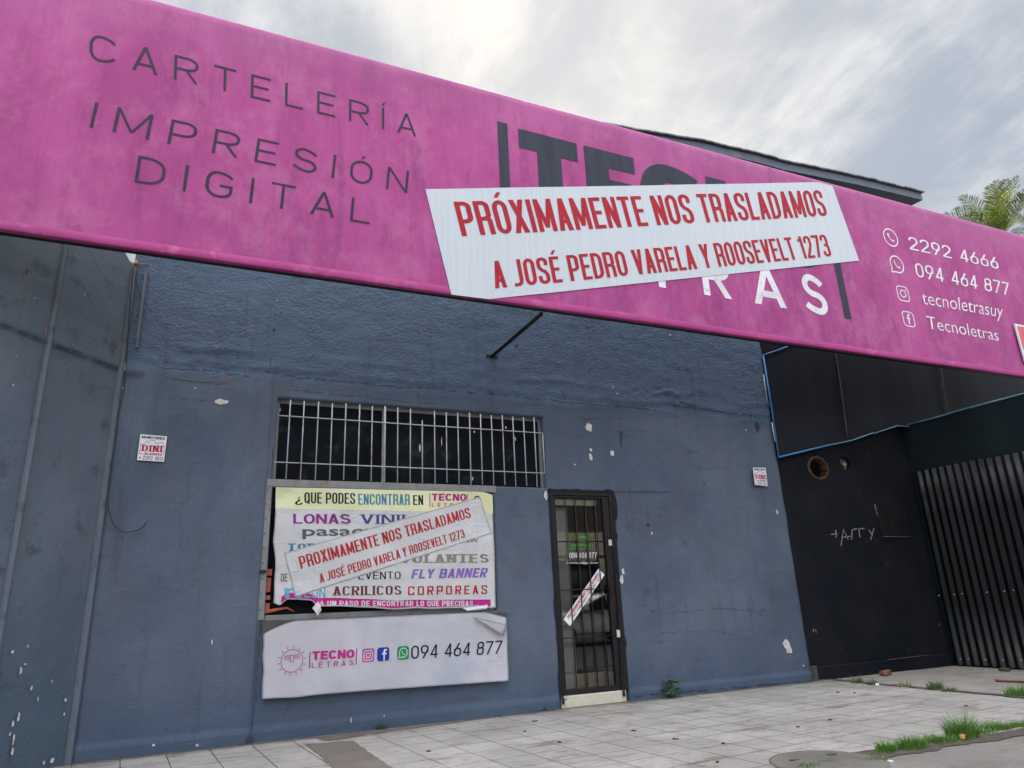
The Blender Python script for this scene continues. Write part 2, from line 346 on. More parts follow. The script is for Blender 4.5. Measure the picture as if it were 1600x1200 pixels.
ST = dict(
    bebas=dict(w=.40, t=.130, th=.110, k=1.0, gap=.075, sp=.20),
    geo=dict(w=.78, t=.090, th=.084, k=1.0, gap=.52, sp=.5),
    futura=dict(w=.58, t=.122, th=.112, k=1.0, gap=.14, sp=.34),
    round=dict(w=.56, t=.12, th=.11, k=1.0, gap=.14, sp=.40),
    letras=dict(w=.66, t=.17, th=.16, k=1.0, gap=.62, sp=.5),
    black=dict(w=.92, t=.34, th=.27, k=1.0, gap=.08, sp=.3),
    bold=dict(w=.80, t=.26, th=.2, k=1.0, gap=.09, sp=.3),
    boldc=dict(w=.58, t=.19, th=.17, k=.6, gap=.11, sp=.3),
    serif=dict(w=.66, t=.17, th=.09, k=1.0, gap=.16, sp=.3, serif=.11),
    slab=dict(w=.72, t=.2, th=.13, k=1.0, gap=.17, sp=.3, serif=.12, sh=.13),
    square=dict(w=.58, t=.15, th=.14, k=.25, gap=.30, sp=.3),
    squaren=dict(w=.8, t=.15, th=.15, k=.3, gap=.2, sp=.3),
    pen=dict(w=.55, t=.05, th=.05, k=1.0, gap=.28, sp=.3),
)
WF = {'I': 0, 'M': 1.28, 'W': 1.45, 'L': .84, 'E': .88, 'F': .84, 'T': .95, '1': .6, 'J': .75, '.': 0, 'Í': 0, 'É': .88}
def glyph(ch, s):
    acc = {'Á': 'A', 'É': 'E', 'Í': 'I', 'Ó': 'O'}.get(ch); base = acc or ch
    t, th, k = s['t'], s['th'], s['k']; w = t if base in 'I.' else s['w']*WF.get(base, 1)
    if s.get('serif') and base == 'I': w = t
    l, r, b, T = t/2, w-t/2, th/2, 1-th/2; cx = w/2; rx = (w/2-t/2); ry = min(rx*1.02, .5-th/2)
    if k < 1: rx *= k; ry = rx
    if s['w'] < .62 and k == 1: ry = min((w/2)*.95, .5-th/2)
    V = lambda x, y0=0, y1=1: rect(x-t/2, x+t/2, y0, y1, 3)
    H = lambda y, x0=0, x1=None: rect(x0, w if x1 is None else x1, y-th/2, y+th/2, 3)
    P = lambda pts, closed=False: stroke(_round(pts, closed), t, th, closed)
    hw = t*.54; o = []; ser = []
    m = .5
    if base == 'A': o = diag(hw, 0, cx, 1, hw, 4)+diag(w-hw, 0, cx, 1, hw, 4)+H(.28, w*.2, w*.8); ser = [(hw, 0), (w-hw, 0)]
    elif base == 'B': o = V(l)+P([(t*.9, T), (r-.02, T, rx, ry*.5), (r-.02, m, rx, ry*.5), (t*.9, m)])+P([(t*.9, m), (r, m, rx, ry*.5), (r, b, rx, ry*.5), (t*.9, b)]); ser = [(l, 0), (l, 1)]
    elif base == 'C': o = P([(r, .68), (r, T, rx, ry), (l, T, rx, ry), (l, b, rx, ry), (r, b, rx, ry), (r, .32)]) if s['w'] < .62 else P([(r+t*.1, .78), (cx+rx*.55, T, rx*.7, ry*.3), (l, T, rx, ry), (l, b, rx, ry), (cx+rx*.55, b, rx*.7, ry*.3), (r+t*.1, .22)])
    elif base == 'D': o = V(l)+P([(t*.9, T), (r, T, rx*1.3, ry), (r, b, rx*1.3, ry), (t*.9, b)]); ser = [(l, 0), (l, 1)]
    elif base == 'E': o = V(l)+H(T, t)+H(b, t)+H(m+.01, t, w*.9); ser = [(l, 0), (l, 1)]
    elif base == 'F': o = V(l)+H(T, t)+H(m, t, w*.9); ser = [(l, 0), (l, 1)]
    elif base == 'G': o = P([(r, .70), (r, T, rx, ry), (l, T, rx, ry), (l, b, rx, ry), (r, b, rx, ry), (r, .46)])+H(.46, cx*1.05, w) if s['w'] < .62 else P([(r+t*.1, .78), (cx+rx*.55, T, rx*.7, ry*.3), (l, T, rx, ry), (l, b, rx, ry), (r, b, rx*.9, ry*.6), (r, .44)])+H(.46, cx*1.05, w)
    elif base == 'H': o = V(l)+V(r)+H(m, t, w-t); ser = [(l, 0), (l, 1), (r, 0), (r, 1)]
    elif base == 'I': o = V(cx); ser = [(cx, 0), (cx, 1)]
    elif base == 'J': o = P([(r, 1), (r, b, rx, ry), (l, b, rx, ry), (l, .22)]) if s['w'] > .5 else P([(r, 1), (r, b, rx*1.4, ry*1.2), (-l*.4, b)])
    elif base == 'K': o = V(l)+diag(t*.9, .36, w-hw, 1, hw)+diag(w-hw, 0, w*.45, .58, hw)
    elif base == 'L': o = V(l)+H(b, t); ser = [(l, 0), (l, 1)]
    elif base == 'M': o = V(l)+V(r)+diag(hw, 1, cx, .12, hw*.85, 4)+diag(w-hw, 1, cx, .12, hw*.85, 4); ser = [(l, 0), (r, 0)]
    elif base == 'N': o = V(l)+V(r)+diag(hw, 1, w-hw, 0, hw, 5); ser = [(l, 0), (l, 1), (r, 1)]
    elif base == 'O' or base == '0': o = P([(cx, T), (l, T, rx, ry), (l, b, rx, ry), (r, b, rx, ry), (r, T, rx, ry)], True)
    elif base == 'Q': o = P([(cx, T), (l, T, rx, ry), (l, b, rx, ry), (r, b, rx, ry), (r, T, rx, ry)], True)+diag(w*.95, -.08, w*.55, .25, hw*.8)
    elif base == 'P': o = V(l)+P([(t*.9, T), (r, T, rx, ry*.6), (r, .42, rx, ry*.6), (t*.9, .42)]); ser = [(l, 0), (l, 1)]
    elif base == 'R':
        o = V(l)+P([(t*.9, T), (r, T, rx, ry*.6), (r, .47, rx, ry*.6), (t*.9, .47)]); ser = [(l, 0), (l, 1)]
        o += P([(w*.45, .47), (r, .47, rx*.8, ry*.4), (r+t*.08, 0)]) if s['w'] < .5 else diag(w-hw, 0, w*.5, .46, hw)
    elif base == 'S':
        q = .26
        o = P([(r, .70), (r, T, rx, ry*.62), (l, T, rx, ry*.62), (l, .57, rx*.9, .16), (r, .43, rx*.9, .16), (r, b, rx, ry*.62), (l, b, rx, ry*.62), (l, .30)]) if s['w'] < .62 else \
            P([(r-t*.1, .76), (cx+rx*.4, T, rx*.9, .16), (l+.02, T, rx, .26), (l+.02, .53, rx*.9, .22), (r, .47, rx*.9, .22), (r, b, rx, .26), (cx-rx*.4, b, rx*.9, .16), (l-.02, .22)])
    elif base == 'T': o = H(T)+V(cx, 0, 1-th); ser = [(cx, 0)]
    elif base == 'U': o = P([(l, 1), (l, b, rx, ry), (r, b, rx, ry), (r, 1)])
    elif base == 'V': o = diag(cx, 0, hw, 1, hw, 4)+diag(cx, 0, w-hw, 1, hw, 4); ser = [(hw, 1), (w-hw, 1)]
    elif base == 'W': o = diag(w*.28, 0, hw, 1, hw)+diag(w*.28, 0, cx, 1, hw)+diag(w*.72, 0, cx, 1, hw)+diag(w*.72, 0, w-hw, 1, hw)
    elif base == 'X': o = diag(hw, 0, w-hw, 1, hw, 5)+diag(w-hw, 0, hw, 1, hw, 5)
    elif base == 'Y': o = diag(cx, .42, hw, 1, hw)+diag(cx, .42, w-hw, 1, hw)+V(cx, 0, .46)
    elif base == 'Z': o = H(T)+H(b)+diag(hw, th, w-hw, 1-th, hw)
    elif base == '1': o = V(r)+diag(0+hw*.6, .74, r, .95, hw*.6) if s['w'] > .5 else V(r)+H(.83, 0, w-t)
    elif base == '2': o = P([(l, .70), (l, T, rx, ry*.7), (r, T, rx, ry*.7), (r, .58, .05, .1), (l, th*.8)])+H(b)
    elif base == '3': o = P([(l, .74), (l, T, rx, ry*.55), (r, T, rx, ry*.55), (r, .52, rx, ry*.5), (w*.38, .52)])+P([(w*.38, .52), (r, .52, rx, ry*.5), (r, b, rx, ry*.55), (l, b, rx, ry*.55), (l, .26)])
    elif base == '4': o = V(w-t*1.25)+H(.25)+diag(hw, .25, w-t*1.3, 1, hw*.9, 4)
    elif base == '5': o = H(T, l)+V(l, .5, 1)+P([(l, .56), (r, .58, rx, ry*.6), (r, b, rx, ry*.6), (l, b, rx, ry*.6), (l, .28)])
    elif base == '6': o = P([(cx, .6), (l, .6, rx, ry*.6), (l, b, rx, ry*.6), (r, b, rx, ry*.6), (r, .6, rx, ry*.6)], True)+(P([(l, .35), (l, T, rx, ry), (r, T, rx, ry*.7), (r, .76)]) if s['w'] < .5 else diag(w*.17, .42, w*.68, 1, hw))
    elif base == '7': o = H(T)+diag(w*.32, 0, w-hw, 1-th, hw, 4)
    elif base == '8': o = P([(cx, T), (l+.02, T, rx, ry*.55), (l+.02, .53, rx, ry*.5), (r-.02, .53, rx, ry*.5), (r-.02, T, rx, ry*.55)], True)+P([(cx, .53), (l, .53, rx, ry*.5), (l, b, rx, ry*.55), (r, b, rx, ry*.55), (r, .53, rx, ry*.5)], True)
    elif base == '9': o = P([(cx, T), (l, T, rx, ry*.6), (l, .4, rx, ry*.6), (r, .4, rx, ry*.6), (r, T, rx, ry*.6)], True)+(P([(r, .65), (r, b, rx, ry), (l, b, rx, ry*.7), (l, .24)]) if s['w'] < .5 else diag(w*.32, 0, w*.83, .58, hw))
    elif base == '¿': w = s['w']*.9; o = [[(x, y-.18) for x, y in q] for q in rect(w*.45, w*.45+t, .82, .82+th)+rect(w*.45, w*.45+t, .5, .68)+stroke(_round([(w*.45+t/2, .5), (l, .34, rx, .15), (l, b, rx, .15), (w, b, rx, .15), (w, .26)], False), t, th)]
    elif base == '?': o = rect(cx-t/2, cx+t/2, 0, th*1.2)+V(cx, .25, .42)+stroke(_round([(cx, .4), (r, .6, rx, .15), (r, T, rx, .2), (l, T, rx, .2), (l, .74)], False), t, th)
    elif base == '.': o = rect(0, t, 0, th*1.1)
    if s.get('serif'):
        a = s['serif']; sh = s.get('sh', .06)
        for x, y in ser: o += rect(x-t/2-a, x+t/2+a, 0 if y == 0 else 1-sh, sh if y == 0 else 1, 2)
    if acc:
        o += diag(cx-t*.25, 1.09, cx+t*.55, 1.24, t*.42, 1)
    return o, w
def textpolys(txt, style, **kw):
    s = dict(ST[style]); s.update(kw); x = 0; out = []; lay = 0
    for ch in txt:
        if ch == ' ': x += s['sp']+s['gap']*.3; continue
        g, wd = glyph(ch, s)
        for q in g: out.append(([(a+x, b) for a, b in q], lay % 4)); lay += 1
        x += wd+s['gap']
    W = x-s['gap']
    return [([(a/W, b) for a, b in q], l) for q, l in out]
def Q4(TL, TR, BR, BL):
    def f(u, v):
        a = TL[0]+(TR[0]-TL[0])*u, TL[1]+(TR[1]-TL[1])*u; b = BL[0]+(BR[0]-BL[0])*u, BL[1]+(BR[1]-BL[1])*u
        return (b[0]+(a[0]-b[0])*v, b[1]+(a[1]-b[1])*v)
    return f
def QP(TL, TR, BR, BL, y): return Q4(*[U(p[0], p[1], y) for p in (TL, TR, BR, BL)])
def putpolys(name, polys, q, y, mat, parent, disp=None, off=.003):
    bm = bmesh.new()
    for pts, l in polys:
        vs = []
        for a, b in pts:
            x, z = q(a, b); d = disp(x, z) if disp else 0
            vs.append(bm.verts.new((x, y-d-off-l*.00015, z)))
        try: bm.faces.new(vs)
        except ValueError: pass
    bmesh.ops.recalc_face_normals(bm, faces=bm.faces[:])
    # face the street (-y)
    for fc in bm.faces:
        fc.normal_update()
        if fc.normal.y > 0: fc.normal_flip()
    return obj(name, bm, mat, parent)
def text(name, txt, style, quad, y, mat, parent, disp=None, off=.003, **kw):
    return putpolys(name, textpolys(txt, style, **kw), QP(*quad, y), y, mat, parent, disp, off)
def ftext(name, txt, quad, y, mat, parent, disp=None, off=.003, bold=0.0, q=None, bbox=None):
    """lower case lettering from the built-in font, fitted into a quad"""
    cu = bpy.data.curves.new('t', 'FONT'); cu.body = txt; cu.size = 1; cu.offset = bold; cu.resolution_u = 4
    o = bpy.data.objects.new('t', cu); C.objects.link(o)
    dg = bpy.context.evaluated_depsgraph_get(); dg.update(); me = bpy.data.meshes.new_from_object(o.evaluated_get(dg))
    bm = bmesh.new(); bm.from_mesh(me); bpy.data.objects.remove(o); bpy.data.curves.remove(cu); bpy.data.meshes.remove(me)
    xs = [v.co.x for v in bm.verts]; ys = [v.co.y for v in bm.verts]
    x0, x1, y0, y1 = min(xs), max(xs), min(ys), max(ys)
    q = q or QP(*quad, y)
    for v in bm.verts:
        x, z = q((v.co.x-x0)/(x1-x0), (v.co.y-y0)/(y1-y0)); v.co = (x, y-off-(disp(x, z) if disp else 0), z)
    for fc in bm.faces:
        fc.normal_update()
        if fc.normal.y > 0: fc.normal_flip()
    return obj(name, bm, mat, parent)
def ringpts(cx, cz, rx, rz, n=28, a0=0, a1=360): return [(cx+rx*math.cos(rad(a0+(a1-a0)*i/n)), cz+rz*math.sin(rad(a0+(a1-a0)*i/n))) for i in range(n+(0 if a1-a0 == 360 else 1))]
def rsq(h, r=.35, n=5):
    return _round([(0, h), (-h, h, r, r), (-h, -h, r, r), (h, -h, r, r), (h, h, r, r)], True, n)
def plate(P, y, t):
    """a flat plate with street face at y and thickness t, P = corners (x, z)"""
    bm = bmesh.new(); a = [bm.verts.new((x, y, z)) for x, z in P]; b = [bm.verts.new((x, y+t, z)) for x, z in P]; n = len(P)
    bm.faces.new(a); bm.faces.new(b[::-1])
    for i in range(n): bm.faces.new((a[i], b[i], b[(i+1) % n], a[(i+1) % n]))
    bmesh.ops.recalc_face_normals(bm, faces=bm.faces[:]); return bm
def icon_frame(c, half, y, aspect=1.0):
    x, z = U(*c, y); z2 = U(c[0], c[1]-half, y)[1]; s = z2-z
    return lambda a, b: (x+a*s*aspect, z+b*s)
def L0(qs, l=0): return [(q, l) for q in qs]
def handset(k=1.0): return stroke([(-.38*k, .42*k), (-.36*k, .1*k), (-.12*k, -.22*k), (.18*k, -.4*k), (.42*k, -.38*k)], .17*k)+rect(-.5*k, -.24*k, .24*k, .52*k, 1)+rect(.24*k, .52*k, -.52*k, -.26*k, 1)

def drape(name, quad, y, mat, parent, disp, nu=60, nv=30, edge=None, back=None, thick=.0015):
    """a hanging sheet between four corner points with waviness; both faces built"""
    q = QP(*quad, y); bm = bmesh.new(); g = []
    for j in range(nv+1):
        row = []
        for i in range(nu+1):
            u, v = i/nu, j/nv
            uu, vv = edge(u, v) if edge else (u, v)
            x, z = q(uu, vv); row.append(bm.verts.new((x, y-disp(x, z), z)))
        g.append(row)
    for j in range(nv):
        for i in range(nu): bm.faces.new((g[j][i], g[j][i+1], g[j+1][i+1], g[j+1][i]))
    r = bmesh.ops.solidify(bm, geom=bm.faces[:], thickness=-thick)
    return obj(name, bm, mat, parent, smooth=True)

# ------------------------------------------------------------------ ground
def tiles_mat():
    m, nt, p = newmat('pale pavement tiles'); p.inputs['Roughness'].default_value = .55
    v = coord(nt, rot=(0, 0, rad(-4.5)), loc=(.06, .09, 0)); s = nt.nodes.new('ShaderNodeSeparateXYZ'); nt.links.new(v, s.inputs[0])
    T = .335; js = []
    for i in (0, 1):
        fr = Mth(nt, 'FRACT', Mth(nt, 'DIVIDE', s.outputs[i], T)); js.append(Mth(nt, 'MINIMUM', fr, Mth(nt, 'SUBTRACT', 1.0, fr)))
    wv = Mth(nt, 'MULTIPLY', tn(nt, v, 9, 4), .012)
    jo = Mth(nt, 'SUBTRACT', 1.0, Ramp(nt, Mth(nt, 'SUBTRACT', Mth(nt, 'MINIMUM', js[0], js[1]), Mth(nt, 'SUBTRACT', wv, .006)), .006, .022))
    cmb = nt.nodes.new('ShaderNodeCombineXYZ')
    for i in (0, 1): nt.links.new(Mth(nt, 'FLOOR', Mth(nt, 'DIVIDE', s.outputs[i], T)), cmb.inputs[i])
    wn = nt.nodes.new('ShaderNodeTexWhiteNoise'); nt.links.new(cmb.outputs[0], wn.inputs['Vector'])
    a = Ramp(nt, tn(nt, coord(nt, (1, 1, 1)), 1.3, 7, .62), .3, .7)
    col = Mix(nt, a, (.222, .208, .188), (.315, .300, .276))
    col = Mix(nt, Mth(nt, 'MULTIPLY', wn.outputs['Value'], .35), col, (.19, .185, .178))
    wear = Ramp(nt, tn(nt, coord(nt, (1.0, 3.0, 1), rot=(0, 0, .1)), 5, 9, .80), .50, .64)
    col = Mix(nt, Mth(nt, 'MULTIPLY', wear, .75), col, (.135, .122, .10))
    dirt = Ramp(nt, tn(nt, coord(nt, (.8, 2.2, 1), loc=(4, 7, 0)), 1.9, 9, .78), .51, .66)
    col = Mix(nt, Mth(nt, 'MULTIPLY', dirt, .8), col, (.095, .082, .062))
    sp = Ramp(nt, tn(nt, coord(nt, loc=(1, 4, 0)), 42, 2), .72, .76)
    col = Mix(nt, Mth(nt, 'MULTIPLY', sp, .6), col, (.08, .07, .06))
    # grime that gathers along the wall foot
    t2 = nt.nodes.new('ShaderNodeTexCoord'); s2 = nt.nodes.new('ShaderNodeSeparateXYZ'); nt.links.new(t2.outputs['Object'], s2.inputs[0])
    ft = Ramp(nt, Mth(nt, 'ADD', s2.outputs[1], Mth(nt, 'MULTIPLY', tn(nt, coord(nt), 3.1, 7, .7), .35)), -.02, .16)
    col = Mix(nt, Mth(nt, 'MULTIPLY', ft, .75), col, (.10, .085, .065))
    col = Mix(nt, Mth(nt, 'MULTIPLY', Mth(nt, 'MULTIPLY', jo, Ramp(nt, tn(nt, v, 2.3, 4), .2, .5)), .9), col, (.055, .048, .038))
    nt.links.new(col, p.inputs['Base Color'])
    h = Mth(nt, 'SUBTRACT', Mth(nt, 'ADD', Mth(nt, 'MULTIPLY', tn(nt, coord(nt, (1, 3, 1)), 30, 6, .7), .5), Mth(nt, 'MULTIPLY', wn.outputs['Value'], .25)), jo)
    bump(nt, p, h, .6, .006); return m
M_tiles = tiles_mat()
def conc_mat(name, a, b, d, rut=False):
    m, nt, p = newmat(name); p.inputs['Roughness'].default_value = .85
    v = coord(nt)
    col = Mix(nt, Ramp(nt, tn(nt, v, 1.6, 8, .65), .3, .7), a, b)
    col = Mix(nt, Mth(nt, 'MULTIPLY', Ramp(nt, tn(nt, coord(nt, (1, 2.4, 1), loc=(3, 1, 0)), 2.2, 9, .72), .5, .7), .6), col, d)
    col = Mix(nt, Mth(nt, 'MULTIPLY', Ramp(nt, tn(nt, coord(nt, loc=(9, 2, 0)), 60, 2), .62, .72), .5), col, tuple(x*.35 for x in a))
    h = tn(nt, v, 38, 6, .7)
    if rut:
        wv = nt.nodes.new('ShaderNodeTexWave'); wv.bands_direction = 'Y'; wv.inputs['Scale'].default_value = 7; wv.inputs['Distortion'].default_value = 1.5; wv.inputs['Detail'].default_value = 3
        nt.links.new(v, wv.inputs['Vector']); h = Mth(nt, 'ADD', h, Mth(nt, 'MULTIPLY', wv.outputs['Fac'], .6))
    nt.links.new(col, p.inputs['Base Color']); bump(nt, p, h, .7, .01); return m
M_conc = conc_mat('worn grey concrete', (.125, .115, .102), (.18, .168, .152), (.075, .064, .052), True)
M_drive = conc_mat('stained driveway concrete', (.15, .138, .12), (.21, .197, .178), (.06, .052, .043))
M_asph = conc_mat('asphalt', (.055, .055, .057), (.075, .075, .075), (.04, .04, .04))
M_soil = pm('damp soil', (.035, .028, .02), (.07, .055, .04), 20, .95, .8, 60)

def sheet(bm, poly, z, nx=0):
    f = bm.faces.new([bm.verts.new((x, y, z)) for x, y in poly]); f.normal_update()
    if f.normal.z < 0: f.normal_flip()
    return f
bm = bmesh.new(); sheet(bm, [(-600, -600), (600, -600), (600, 600), (-600, 600)], -.19); structure('ground', bm, M_asph)
bm = bmesh.new(); sheet(bm, [(-80, -14.5), (80, -14.5), (80, -6.75), (-80, -6.75)], -.15); structure('road', bm, M_asph)
# tiled pavement with a ragged outer edge
XT = 7.49
edge = []
rr = random.Random(3); x = XT
while x > -8:
    edge.append((x, -3.31+rr.uniform(-.035, .035)+.03*math.sin(x*3))); x -= rr.uniform(.08, .3)
bm = bmesh.new(); n0 = sheet(bm, [(-8, .4), (XT, .4)]+edge, 0.0); r = bmesh.ops.extrude_face_region(bm, geom=[n0])
for v in r['geom']:
    if isinstance(v, bmesh.types.BMVert): v.co.z -= .1
bmesh.ops.recalc_face_normals(bm, faces=bm.faces[:]); structure('pavement', bm, M_tiles)
bm = bmesh.new(); box(bm, -80, 80, -6.62, -3.2, -.2, -.012); structure('kerbside_pavement', bm, M_conc)
bm = bmesh.new(); box(bm, -80, 80, -6.75, -6.62, -.2, -.005); bevelled(bm, .015); structure('kerb', bm, M_drive)
# driveway slab
bm = bmesh.new()
for i in range(30):
    for j in range(20):
        x0, x1 = 7.3+i*.25, 7.55+i*.25; y0, y1 = .5-j*.19, .31-j*.19
        f = bm.faces.new([bm.verts.new((a, b, -.006+.006*fbm(a*1.3, b*1.3))) for a, b in ((x0, y0), (x0, y1), (x1, y1), (x1, y0))])
bmesh.ops.remove_doubles(bm, verts=bm.verts[:], dist=.001)
for f in bm.faces: f.smooth = True
structure('driveway', bm, M_drive)
def blob(bm, cx, cy, rx, ry, z, seed, n=26, rough=.28):
    rq = random.Random(seed); o = rq.uniform(0, 99)
    pts = []
    for i in range(n):
        a = 2*math.pi*i/n; k = 1+rough*fbm(math.cos(a)*1.6+o, math.sin(a)*1.6)
        pts.append((cx+rx*k*math.cos(a), cy+ry*k*math.sin(a)))
    return sheet(bm, pts, z)
# soil that fills the gap between tiles and concrete
bm = bmesh.new(); top = []; bot = []; x = 2.9
while x < 12:
    c = -3.33; wdt = .045+.075*(1+fbm(x*2.3, 3))*sm(3.3, 4.4, x)
    top.append((x, c+wdt+.02*nz(x*9, 1))); bot.append((x, c-wdt+.03*nz(x*8, 5))); x += .07
vt = [bm.verts.new((a, b, .0045)) for a, b in top]; vb = [bm.verts.new((a, b, -.0075)) for a, b in bot]
for i in range(len(vt)-1): bm.faces.new((vb[i], vb[i+1], vt[i+1], vt[i]))
for k in range(16): blob(bm, XT+.03+rr.uniform(-.02, .03), -.1-k*.17, .06, .12, .0052+k*.0002, k)
structure('soil_strip', bm, M_soil)
# bare patch where a tile is missing, and the old round cover
gx, gy = G(520, 1185)
def ragged(P, amp, step=.05):
    o = []
    for (a, b), (c, d) in zip(P, P[1:]+P[:1]):
        n = max(1, int(math.hypot(c-a, d-b)/step))
        for i in range(n): x, y = a+(c-a)*i/n, b+(d-b)*i/n; o.append((x+amp*fbm(x*7, y*7, 1), y+amp*fbm(x*7, y*7, 8)))
    return o
bm = bmesh.new(); sheet(bm, ragged([G(478, 1163), G(552, 1158), G(585, 1182), G(655, 1228), G(590, 1240), G(520, 1200)], .012), .004)
P_ = [U(x, 1140)[0] for x in (500, 660)]; sheet(bm, ragged([(1.15, -.10), (1.5, -.05), (2.6, -.045), (2.62, -.12), (1.9, -.2), (1.2, -.34)], .03), .0042)
sheet(bm, ragged([(-.9, -.05), (3.6, -.04), (3.6, -.065), (1, -.085), (-.9, -.08)], .02), .0035); sheet(bm, ragged([(4.5, -.03), (7.3, -.03), (7.4, -.055), (5.5, -.07), (4.5, -.085)], .02), .0036)
M_bare = conc_mat('bare mortar bed', (.085, .07, .056), (.125, .108, .09), (.05, .043, .036))
structure('bare_patch', bm, M_bare)
cx, cy = G(1293, 1192)
bm = bmesh.new()
n = 56
rings = []
for rr_, zz_ in ((.0, .012), (.12, .014), (.24, .010), (.33, .012), (.36, .008), (.365, -.02)):
    rings.append([bm.verts.new((cx+rr_*math.cos(2*math.pi*i/n)*(1+.03*nz(i*.4, 2)), cy+rr_*math.sin(2*math.pi*i/n)*(1+.03*nz(i*.4, 8)), zz_+.003*nz(i*.5, rr_*9))) for i in range(n)])
for a, b in zip(rings, rings[1:]):
    for i in range(n): bm.faces.new((a[i], b[i], b[(i+1) % n], a[(i+1) % n]))
bmesh.ops.remove_doubles(bm, verts=bm.verts[:], dist=.0008)
o = obj('round_cover', bm, conc_mat('old rough concrete', (.085, .078, .066), (.135, .125, .108), (.045, .04, .032)), None, True); tag(o, 'round rough concrete cover set in the pavement edge among the grass', 'manhole cover')
for a in (.6, 2.4):
    bm = bmesh.new(); box(bm, cx+.2*math.cos(a)-.03, cx+.2*math.cos(a)+.03, cy+.2*math.sin(a)-.015, cy+.2*math.sin(a)+.015, .008, .0165); obj('lifting_slot', bm, M_soil, o)

# ------------------------------------------------------------------ the shop building
shop = thing('shop_building', (2.8, 0, 0), 'blue grey painted shop front with barred window and narrow door behind the pink sign', 'building')
xL, zT = U(434.5, 621); xR = U(848.5, 654)[0]; zR = U(640, 757)[1]; xM = U(771, 775)[0]; zS = U(600, 962)[1]
xD0, zD = U(857, 765); xD1 = U(957, 768)[0]
FX0, FX1, FZ = U(212, 405)[0], U(1230, 800)[0], 5.4
STEP = U(405, 920)[0]
def wall_disp(x, z):
    d = .004*fbm(x*1.4, z*1.4)+.002*fbm(x*6, z*6, 4)
    wave = ZB+.12+.05*fbm(x*.8, 7.1)+.02*nz(x*5, 3)
    up = sm(wave-.02, wave+.03, z)
    d += up*(.012+.005*fbm(x*.9, z*2.5, 9)+.005*fbm(x*7, z*8, 2))
    # plaster ridge that runs across over the openings
    rid = math.exp(-((z-(wave+.19+.04*nz(x*1.1, 5)))/.035)**2)
    d += rid*(.006+.012*nz(x*2.2, 1.5))
    rid2 = math.exp(-((z-(wave+.02))/.02)**2)*max(0, nz(x*3, 11)); d -= rid2*.02
    rough = math.exp(-((x-5.45)/.55)**2-((z-(wave+.17))/.07)**2); d += rough*.028*fbm(x*17, z*19)
    rough = math.exp(-((x+.05)/.5)**2-((z-(wave+.06))/.1)**2); d += rough*.014*fbm(x*12, z*12)
    d += .03*(1-sm(STEP-.008, STEP+.008, x+.006*nz(z*3, 1)))*(1-sm(zT+.0, zT+.4, z+.1*nz(x*2, 3)))
    d += .012*(1-sm(.105, .12, z+.01*nz(x*3, 6)))
    if x < -.55: d += .03*sm(3.28, 3.30, z)*(1-sm(-.58, -.56, x))
    d += .006*sm(zD-.006, zD+.006, z)*(1-sm(5.15, 5.3, x))*sm(xD1+.02, xD1+.04, x)
    return d
def axis(a, b, step, keys):
    ks = sorted(set([a, b]+[k for k in keys if a < k < b])); out = []
    for p, q in zip(ks, ks[1:]):
        n = max(1, round((q-p)/step)); out += [p+(q-p)*i/n for i in range(n)]
    return out+[b]
xs = axis(FX0, FX1, .03, [xL, xR, xM, xD0, xD1, STEP-.008, STEP+.008]); zs = axis(-.1, FZ, .025, [zT, zR, zS, zD, 0])
OPEN = [(xL, xR, zR, zT), (xL, xM, zS, zR), (xD0, xD1, -.2, zD)]
bm = bmesh.new(); vv = {}
def nearopen(x, z):
    return min(max(max(a-x, x-b, 0), max(c-z, z-d, 0)) for a, b, c, d in OPEN)
def V_(i, j):
    if (i, j) not in vv:
        x, z = xs[i], zs[j]; k = sm(0, .05, nearopen(x, z))
        d = wall_disp(x, z); d = d*(.25+.75*k) if x > STEP+.02 else d
        if FX1-x < .06: d -= .03*(1-(FX1-x)/.06)**2
        ex = 0.012*fbm(z*2.2, 5) if i == len(xs)-1 else 0
        vv[(i, j)] = bm.verts.new((x+ex, -d, z))
    return vv[(i, j)]
for i in range(len(xs)-1):
    for j in range(len(zs)-1):
        mx, mz = (xs[i]+xs[i+1])/2, (zs[j]+zs[j+1])/2
        if any(a < mx < b and c < mz < d for a, b, c, d in OPEN): continue
        bm.faces.new((V_(i, j), V_(i+1, j), V_(i+1, j+1), V_(i, j+1))).smooth = True
# reveals: push boundary edges of the openings and of the right corner inwards
be = []
for e in bm.edges:
    if len(e.link_faces) == 1:
        m = (e.verts[0].co+e.verts[1].co)/2
        if not (m.z > FZ-.01 or m.z < -.09 or m.x < FX0+.01): be.append(e)
r = bmesh.ops.extrude_edge_only(bm, edges=be)
for v in r['geom']:
    if isinstance(v, bmesh.types.BMVert): v.co.y = .20
